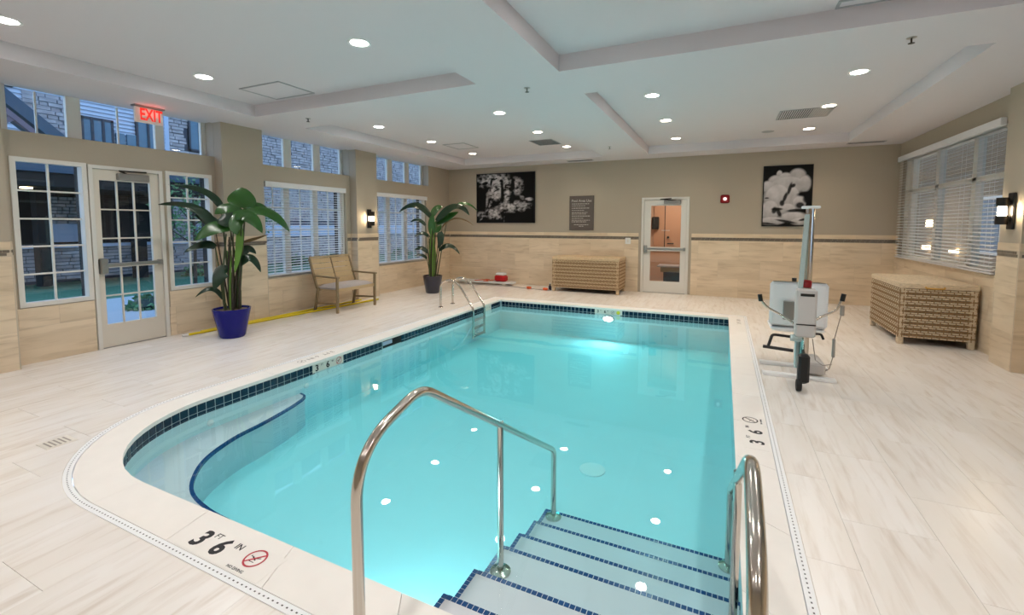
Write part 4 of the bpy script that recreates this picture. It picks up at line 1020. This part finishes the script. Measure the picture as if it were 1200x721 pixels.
for k in range(5):
    for s in (-1,1):
        z = .50+k*.0905; x = -.205-(z-.40)*.333+.018; c0, c1 = (.008,.425)
        mb = MB(); y0_,y1_ = (s*c0,s*c1) if s > 0 else (s*c1,s*c0)
        mb.add([(x+.012,y0_,z-.041),(x+.012,y1_,z-.041),(x-.016,y1_,z+.043),(x-.016,y0_,z+.043),(x,y0_,z-.045),(x,y1_,z-.045),(x-.028,y1_,z+.039),(x-.028,y0_,z+.039)],[(0,1,2,3),(7,6,5,4),(0,4,5,1),(1,5,6,2),(2,6,7,3),(3,7,4,0)])
        part(mb,'slat','bench_wood',t)
bar((-.360,-.45,.925),(-.360,.45,.925),.03,.03,'top_rail','bench_wood'); bar((-.21,0,.45),(-.365,0,.93),.02,.02,'centre_strip','bench_frame')
c = MB(); n = 10
for j in range(n+1):
    for i in range(n+1):
        a,b = i/n*2-1, j/n*2-1; e = (1-abs(a)**6)*(1-abs(b)**10); c.v.append((.02+a*.235,b*.425,.415+.05*e**.5+.012*(1-a*a)*(1-b*b)))
for j in range(n):
    for i in range(n): k = j*(n+1)+i; c.f.append((k,k+1,k+n+2,k+n+1))
c.box(-.212,.252,-.423,.423,.392,.42)
cu = c.build('seat_cushion','cushion',None,True); cu.location = (-6.13,5.99,.0); tag(cu,'flat grey seat cushion lying on the tan bench','cushion')

# ================================================================ WICKER CHESTS
def woven(W_, H_, n_r, n_c, amp=.006):
    """woven panel in local XZ: horizontal strands that weave over uprights"""
    mb = MB(); dk = MB(); ph = H_/n_r; pc = W_/n_c
    for r in range(n_r):
        z = (r+.5)*ph; vs = []; k2 = n_c*2
        for i in range(k2+1):
            x = i*pc/2; d = amp*math.sin(math.pi*(i/1.0)*.5+ (math.pi if r%2 else 0)+.785)
            vs += [(x,-d-.003,z-ph*.40),(x,-d-.0075,z),(x,-d-.003,z+ph*.40)]
        (dk if r%6 in (1,4) and amp > .005 else mb).add(vs,[(i*3+j,i*3+j+1,(i+1)*3+j+1,(i+1)*3+j) for i in range(k2) for j in range(2)])
    up_ = MB()
    for c_ in range(n_c+1):
        x = c_*pc; up_.box(max(0,x-pc*.13),min(W_,x+pc*.13),-.007,.0,0,H_)
    return mb, up_, dk
def chest(name, label, loc, W_, D_, H_, m, rz=0, handle=None, group='wicker storage chests'):
    t = thing(name, label, 'storage chest', loc, rz, group)
    # local: x 0..W along the front, y 0..D going back, front at y=0
    ft = .09; part(MB().box(.03,W_-.03,.03,D_-.03,ft+.01,H_-.05),'liner','wicker_dark',t)
    nr = int((H_-ft-.075)/.024); z0 = ft; hh = H_-.075-ft
    for nm,M_,L in (('front_panel',Matrix.Identity(4),W_),('back_panel',Matrix.Translation((W_,D_,0))@Matrix.Rotation(math.pi,4,'Z'),W_),('side_panel',Matrix.Translation((0,D_,0))@Matrix.Rotation(-math.pi/2,4,'Z'),D_),('side_panel',Matrix.Translation((W_,0,0))@Matrix.Rotation(math.pi/2,4,'Z'),D_)):
        a,b,dk = woven(L,hh,nr,int(L/.035)); M2 = M_@Matrix.Translation((0,0,z0))
        o = part(a,nm,m,t,True); o.matrix_local = M2; q = part(b,'uprights','wicker_mid',o); stuff(q); stuff(part(dk,'dark_strands','wicker_mid',o,True))
    for x in (.0,W_-.055):
        for y in (.0,D_-.055): part(MB().cbox(x-.004,x+.059,y-.004,y+.059,0,H_-.075,.008),'corner_post',m,t)
    # lid with woven top
    part(MB().cbox(-.012,W_+.012,-.012,D_+.012,H_-.072,H_-.006,.008),'lid',m,t)
    a,b,_ = woven(W_,D_,int(D_/.028),int(W_/.035),.004); o = part(a,'lid_weave',m,t,True); o.matrix_local = Matrix.Translation((0,0,H_-.008))@Matrix.Rotation(-math.pi/2,4,'X')
    if handle:
        hx = W_*handle; part(MB().tube(round_path([(hx-.09,-.012,H_-.045),(hx-.085,-.03,H_-.06),(hx+.085,-.03,H_-.06),(hx+.09,-.012,H_-.045)],.02,4),.010,8),'handle','bench_wood' if handle == .5 else 'gold_handle',t,True)
    return t
mat('gold_handle', srgb(206,160,82), .5)
chest('wicker_chest','long low honey wicker chest standing against the back wall',(-3.5,9.56,0),1.50,.66,.785,'wicker',0,.5)
chest('wicker_chest','deep greyish wicker chest with tan handle under the right window',(2.05,7.13,0),.735,1.18,.785,'wicker_grey',0,.45)

# ================================================================ POLES, ROPE, RESCUE GEAR
def pole(label, p, q, off, m, cap):
    t = thing('pool_pole', label, 'pole', p, 0, 'yellow poles along the left wall'); v = Vector(q)-Vector(p)
    part(MB().tube([(0,0,0),tuple(v)],.016,10),'shaft',m,t,True); d = v.normalized()
    if cap: part(MB().tube([tuple(-d*.07),(0,0,0)],[.014,.018],10),'end_cap','white_plastic',t,True)
pole('long yellow pole with a white end cap lying along left wall, nearest pool', (-6.49,3.56,.018),(-6.20,6.9,.018),0,'yellow',True)
pole('long yellow pole lying close behind the white capped one at the left wall', (-6.53,3.75,.018),(-6.46,6.70,.018),0,'yellow',False)
b = thing('rescue_board','long white rescue board lying flat along the back wall','rescue board',(-5.45,10.02,0),0)
pts = [(-.85,-.10),(-.7,-.17),(.6,-.17),(.78,-.10),(.80,.06),(.65,.14),(-.7,.14),(-.85,.08)]
part(MB().prism(pts,.04,.085),'board','white_plastic',b); part(MB().box(-.6,-.5,-.12,.1,0,.04).box(.5,.6,-.12,.1,0,.04),'runner','marker_tile',b)
for x,a in ((-.12,.35),(.02,-.3),(.12,.3)):
    part(MB().prism([(x-.03-a*.3,-.175),(x+.03-a*.3,-.175),(x+.03+a*.3,.145),(x-.03+a*.3,.145)],.085,.10),'strap','orange',b)
b = thing('red_bag','red first aid bag with white top on the rescue board','bag',(-5.02,9.99,.088))
bm_ = MB(); bm_.cbox(-.15,.15,-.10,.10,0,.15,.03); part(bm_,'body','red',b,True); part(MB().cbox(-.12,.12,-.085,.085,.145,.215,.02),'lid','white_plastic',b,True)
part(MB().tube(round_path([(-.08,-.105,.14),(-.08,-.125,.02),(-.03,-.125,.02),(-.03,-.105,.14)],.02,4),.008,6),'strap','red',b)
t = thing('lane_rope','thin pale rope with orange floats lying along the back wall','rope',(-4.6,9.9,.012))
part(MB().tube([(-1.9,-.06,0),(-.9,-.18,0),(0,-.15,0),(.55,-.3,0),(1.05,-.36,0)],.009,6),'rope','cushion',t,True)
for x,y in ((.50,-.29),(.93,-.345)): part(MB().lathe([(.012,-.06),(.03,-.045),(.03,.045),(.012,.06)],(x,y,.018),12,'x'),'float','orange',t,True)
t = thing('spray_bottle','small dark blue bottle on the floor beside the long wicker chest','bottle',(-3.58,9.62,0)); part(MB().lathe([(.03,0),(.035,.01),(.035,.09),(.015,.12),(.015,.15)],n=14),'body','pot_navy',t,True); part(MB().lathe([(.017,.15),(.017,.17),(0,.17)],n=12),'cap','white_plastic',t)

# ================================================================ POOL LIFT
t = thing('pool_lift','white and chrome pool access lift standing on the right deck','pool lift',(.76,5.15,0))
X = lambda x: x-.76
Yy = lambda y: y-5.15
for ya_ in (5.05,5.45): part(MB().cbox(X(.40),X(1.02),Yy(ya_),Yy(ya_+.08),.0,.03,.004),'base_rail','lift_white',t)
part(MB().cbox(X(.74),X(.94),Yy(5.12),Yy(5.50),.035,.155,.02),'counterweight','lift_box',t)
part(MB().tube([(X(.735),Yy(5.0),.10),(X(.735),Yy(5.0),1.66)],.038,16),'mast','steel',t,True)
part(MB().cbox(X(.665),X(.81),Yy(4.955),Yy(5.045),1.655,1.68,.006),'mast_cap','lift_white',t)
# folded lifting arm beside the mast
p,q = Vector((X(.70),Yy(4.93),1.60)),Vector((X(.655),Yy(4.93),.42))
mb = MB(); w = .018
mb.add([p+Vector((-w,-.02,0)),p+Vector((w,-.02,0)),p+Vector((w,.02,0)),p+Vector((-w,.02,0)),q+Vector((-w,-.02,0)),q+Vector((w,-.02,0)),q+Vector((w,.02,0)),q+Vector((-w,.02,0))],[(0,1,2,3),(4,5,6,7),(0,1,5,4),(1,2,6,5),(2,3,7,6),(3,0,4,7)])
part(mb,'lift_arm','lift_arm',t); part(MB().tube([(X(.61),Yy(4.93),.43),(X(.70),Yy(4.93),.43)],.032,14),'arm_pivot','lift_arm',t,True)
part(MB().cbox(X(.635),X(.80),Yy(4.84),Yy(4.95),.46,.91,.015),'control_box','lift_box',t); part(MB().box(X(.665),X(.775),Yy(4.835),Yy(4.84),.845,.87),'box_slot','dark_metal',t)
part(MB().box(X(.64),X(.795),Yy(4.836),Yy(4.84),.575,.585),'box_seam','dark_metal',t)
part(MB().lathe([(.04,0),(.045,.02),(.045,.06),(.03,.07)],(X(.725),Yy(4.97),.915),16),'motor_head','alarm_red',t,True)
part(MB().cbox(X(.66),X(.70),Yy(5.0),Yy(5.06),.12,.45,.008),'lower_strut','lift_arm',t)
# black boot with wheel in front
part(MB().cbox(X(.655),X(.745),Yy(4.70),Yy(4.80),.06,.33,.02),'boot','black',t,True); part(MB().lathe([(.05,-.02),(.055,-.012),(.055,.012),(.05,.02)],(X(.66),Yy(4.68),.056),18,'x'),'wheel','rubber',t,True)
part(MB().tube([(X(.70),Yy(4.75),.30),(X(.725),Yy(4.98),.30)],.015,8),'boot_link','black',t)
# seat
part(MB().cbox(X(.475),X(1.005),Yy(5.50),Yy(5.545),.42,.90,.03),'seat_back','lift_white',t,True)
part(MB().cbox(X(.49),X(.99),Yy(5.5),Yy(5.90),.36,.43,.03),'seat','lift_white',t,True)
part(MB().cbox(X(.60),X(.70),Yy(5.46),Yy(5.50),.50,.70,.006),'bracket_plate','brushed',t)
part(MB().tube([(X(.68),Yy(5.4),.92),(X(.68),Yy(5.4),.955)],.022,10),'grip_knob','black',t)
for s,(ex,ez) in ((-1,(.365,.75)),(1,(1.075,.80))):
    cx_ = X(.73); pts = round_path([(cx_+s*.03,Yy(5.2),.50),(X(ex)-s*.17,Yy(5.25),.60),(X(ex)-s*.055,Yy(5.25),.66),(X(ex)-s*.0,Yy(5.25),ez)],.05,5)
    a = part(MB().tube(pts,.012,10),'arm_bar','steel',t,True)
    part(MB().tube([(X(ex)-s*.008,Yy(5.25),ez-.035),(X(ex)+s*.004,Yy(5.25),ez+.035)],.021,10),'grip','black',a,True)
part(MB().tube(round_path([(X(.66),Yy(5.1),.40),(X(.47),Yy(5.05),.42),(X(.43),Yy(4.95),.32)],.03,4),.014,8).tube([(X(.385),Yy(4.95),.315),(X(.64),Yy(4.95),.30)],.016,8),'footrest','black',t,True)
part(MB().tube(round_path([(X(.80),Yy(5.3),.41),(X(.92),Yy(5.3),.41),(X(.94),Yy(5.3),.36)],.02,4),.012,8),'footrest_end','black',t,True)
for cp_ in ([(X(1.08),Yy(5.25),.70),(X(1.05),Yy(5.25),.55),(X(1.02),Yy(5.25),.38)],[(X(1.015),Yy(5.25),.20),(X(.99),Yy(5.25),.08),(X(.93),Yy(5.3),.02)],[(X(.80),Yy(5.0),.42),(X(.83),Yy(5.0),.22),(X(.90),Yy(5.05),.16),(X(.98),Yy(5.1),.17)]): part(MB().tube(cp_,.004,6),'cable','grey_ink',t,True)
part(MB().cbox(X(1.005),X(1.03),Yy(5.235),Yy(5.265),.20,.39,.006),'hand_control','brushed',t)
part(MB().cbox(X(1.055),X(1.09),Yy(5.24),Yy(5.26),.62,.72,.006),'control_clip','brushed',t)

# ================================================================ OUTSIDE, LEFT: courtyard and neighbouring wing
g = MB().box(-40,XB-.24,-15,40,-.3,-.06).build('lawn','grass'); struct(g)
struct(MB().box(-11.5,XB-.24,2.5,8.0,-.2,-.045).build('path','concrete'))
bd = thing('neighbouring_building','grey blue building wing with clapboard and stone across the lawn','building',(-16,12,0))
def wbox(name, m, *a): return wpart(MB().box(*a), name, m, bd)
wbox('wall','ext_mortar',-16.6,-16.06,3,30,-.1,9)
z = 3.2
while z < 6.6:
    mb = MB(); mb.add([(-16.01,3.2,z),(-16.01,8.45,z),(-16.055,8.45,z+.115),(-16.055,3.2,z+.115),(-16.06,3.2,z),(-16.06,8.45,z)],[(0,1,2,3),(0,4,5,1)]); wpart(mb,'siding_board','siding',bd); z += .11
wbox('corner_board','ext_pale',-16.06,-16.01,8.40,8.52,3,7)
def ext_window(y0,y1,z0,z1,n,m='ext_dark'):
    f = wpart(MB().box(-16.05,-15.97,y0,y1,z0,z0+.07).box(-16.05,-15.97,y0,y1,z1-.07,z1).box(-16.05,-15.97,y0,y0+.06,z0,z1).box(-16.05,-15.97,y1-.06,y1,z0,z1),'window_frame',m,bd)
    for i in range(n):
        a,b = y0+(y1-y0)*i/n, y0+(y1-y0)*(i+1)/n
        wpart(MB().box(-16.04,-15.985,a,b,z0+.05,z1-.05),'pane','ext_glass',f)
        if i: wpart(MB().box(-16.05,-15.96,a-.03,a+.03,z0,z1),'window_mullion',m,f)
ext_window(6.35,7.08,3.55,4.45,3); ext_window(7.62,8.25,3.5,4.75,2); ext_window(9.08,9.75,3.9,5.2,2); ext_window(5.5,6.0,4.95,5.6,2); ext_window(4.6,5.1,4.85,5.4,2)
for a,b in ((7.12,7.32),(7.38,7.60)): wbox('shutter','ext_glass',-16.03,-15.96,a,b,3.55,4.12)
# stone veneer (too many to pick apart: joined)
def stones_on(y0,y1,z0,z1,holes=(),x=-16.06,seed=1,lw=(.12,.38),lh=.105):
    rr = random.Random(seed); mb = MB(); z = z0
    while z < z1:
        y = y0-rr.random()*.2
        while y < y1:
            l = rr.uniform(*lw); a,b = max(y,y0),min(y+l-.02,y1); y += l
            if b-a < .04: continue
            if any(h[0] < (a+b)/2 < h[1] and h[2] < z+lh/2 < h[3] for h in holes): continue
            mb.box(x,x+rr.uniform(.02,.07),a,b,z,z+lh-.018)
        z += lh
    o = stuff(wpart(mb,'stone_veneer','ext_stone',bd)); return o
stones_on(8.52,24,.0,6.0,[(9.05,9.78,3.85,5.25),(12.5,17,.95,1.7),(10,11,.3,1.5)],seed=2)
stones_on(5.25,6.15,3.7,4.85,seed=3,x=-16.02); stones_on(4.6,8.5,.1,.9,seed=4,x=-15.2,lw=(.25,.6),lh=.09); stones_on(5.35,6.4,1.5,2.15,seed=5,x=-15.9,lw=(.1,.25),lh=.09)
wbox('stone_cap','ext_pale',-15.3,-15.05,4.5,8.45,.9,.98)
wbox('band_course','ext_pale',-16.06,-15.94,9.2,24,1.0,1.45)
wbox('pale_panel','ext_pale',-15.95,-15.9,5.4,6.4,1.02,1.5)
wbox('porch_ceiling','soft_black',-16.0,-13.4,3.6,8.45,2.32,2.8); wbox('porch_fascia','slate',-13.5,-13.35,3.6,8.45,2.62,2.80)
wbox('porch_back','soft_black',-16.04,-16.0,3.6,8.45,.9,2.4)
for y in (5.05,7.0): wbox('porch_column','soft_black',-15.0,-14.7,y-.12,y+.12,0,2.4)
wpart(MB().lathe([(.1,-.03),(.1,0)],(-14.2,4.62,2.32),16),'porch_light','warm_glow',bd)
# gabled porch roof in front, timber truss
gb = thing('gable_roof','dark slate gable roof with timber brace over the porch','roof',(-14.5,5,3.1))
def slab(P, x0, x1): n_ = len(P); return MB().add([(x0,y,z) for y,z in P]+[(x1,y,z) for y,z in P],[tuple(range(n_)),tuple(reversed(range(n_,2*n_)))]+[(i,(i+1)%n_,n_+(i+1)%n_,n_+i) for i in range(n_)])
wpart(slab([(3.6,4.90),(5.35,3.27),(5.02,3.27),(3.6,4.55)],-14.4,-13.6),'roof_slope','slate',gb)
wpart(slab([(3.6,4.50),(4.92,3.27),(4.78,3.27),(3.6,4.36)],-13.75,-13.62),'rafter','timber',gb)
wpart(slab([(3.6,3.30),(4.35,3.80),(4.35,3.68),(3.7,3.24)],-13.75,-13.65),'brace','timber',gb)
# young tree, bushes
rr = random.Random(11)
def tree(label, loc, h, R, n, sz=.06):
    t = thing('young_tree',label,'tree',loc); br = MB().tube([(0,0,0),(.03,.02,h*.5),(-.02,.05,h*.95)],[.045,.035,.015],7)
    for i in range(9):
        a = rr.uniform(0,6.28); z = h*rr.uniform(.4,.8); br.tube([(0,0,z),(R*.5*math.cos(a),R*.5*math.sin(a),z+R*.4),(R*.9*math.cos(a),R*.9*math.sin(a),z+R*.7)],[.018,.012,.006],5)
    part(br,'trunk','bark',t); lf = MB()
    for i in range(n):
        a,b,q = rr.uniform(0,6.28),math.acos(rr.uniform(-1,1)),R*rr.random()**.4; c = Vector((q*math.sin(b)*math.cos(a),q*math.sin(b)*math.sin(a),h*.78+q*.95*math.cos(b)))
        u_ = Vector((rr.gauss(0,1),rr.gauss(0,1),rr.gauss(0,1))).normalized()*sz; v_ = u_.cross(Vector((rr.gauss(0,1),rr.gauss(0,1),rr.gauss(0,1)))).normalized()*sz*.5
        lf.add([c-u_,c+v_,c+u_,c-v_],[(0,1,2,3)])
    stuff(part(lf,'foliage','tree_leaf',t))
tree('slender young tree with sparse leaves on the lawn outside the narrow window', (-12.6,7.15,-.06), 2.5, .95, 620)
tree('leafy young tree outside the garden door by the stone wall', (-14.2,9.6,-.06), 2.2, 1.0, 500)
for i,(x,y,q) in enumerate(((-14.6,8.4,.36),(-14.8,9.5,.3),(-14.9,12.2,.4),(-14.9,14,.4),(-14.9,16,.45),(-9.6,4.6,.26),(-15,18.5,.4))):
    t = thing('round_shrub',('low round shrub by the stone wall outside the narrow window','low round shrub under the leafier courtyard tree','nearest low shrub outside the first blinded window','middle low shrub outside the first blinded window','farther low shrub outside the first blinded window','small low shrub beside the concrete path at the garden door','low shrub outside the far blinded window')[i],'shrub',(x,y,-.06),0,'low shrubs on the courtyard lawn'); lf = MB()
    for k in range(170):
        a,b = rr.uniform(0,6.28),math.acos(rr.uniform(-.1,1)); s_ = q*rr.uniform(.7,1); c = Vector((s_*1.3*math.sin(b)*math.cos(a),s_*1.3*math.sin(b)*math.sin(a),s_*math.cos(b)))
        u_ = Vector((rr.gauss(0,1),rr.gauss(0,1),rr.gauss(0,1))).normalized()*.06; v_ = u_.cross(Vector((rr.gauss(0,1),rr.gauss(0,1),rr.gauss(0,1)))).normalized()*.04
        lf.add([c-u_,c+v_,c+u_,c-v_],[(0,1,2,3)])
    stuff(part(lf,'foliage','tree_leaf',t)); part(MB().lathe([(q*.9,0),(q,.3*q),(q*.6,.8*q),(0,.9*q)],n=10),'core','leaf_dark',t)
# ================================================================ OUTSIDE, RIGHT
struct(MB().box(XR+.24,30,-15,40,-.3,-.06).build('paving','concrete'))
b2 = thing('neighbouring_wall','beige lit building wall outside the right hand window','building',(7.5,12,0))
wpart(MB().box(7.5,7.8,2,30,-.1,6),'wall','beige_wall',b2)
for y in (9,13.5,18):
    f = wpart(MB().box(7.42,7.5,y,y+1.8,.6,2.4),'window_frame','white_trim',b2); wpart(MB().box(7.41,7.42,y+.1,y+1.7,.7,2.3),'pane','ext_dark',f)

wpart(MB().box(XR+.24,7.5,-6,30,3.3,3.5),'added_sky_block','beige_wall',b2)  # unseen overhang, added to keep blue sky light off the right window
for y in (9.5,15.5,21.5): lamp('added_warm_fill','AREA',(5.2,y,3.25),(0,0,0),26,(1,.80,.58),.4)  # added lamps without fixtures, warming the view outside the right window
for y, z, r_ in ((22.9,1.58,.13),(23.2,.62,.08),(20.8,.58,.08)): wpart(MB().box(7.28,7.5,y-r_,y+r_,z-r_,z+r_),'wall_lantern','warm_glow',b2)
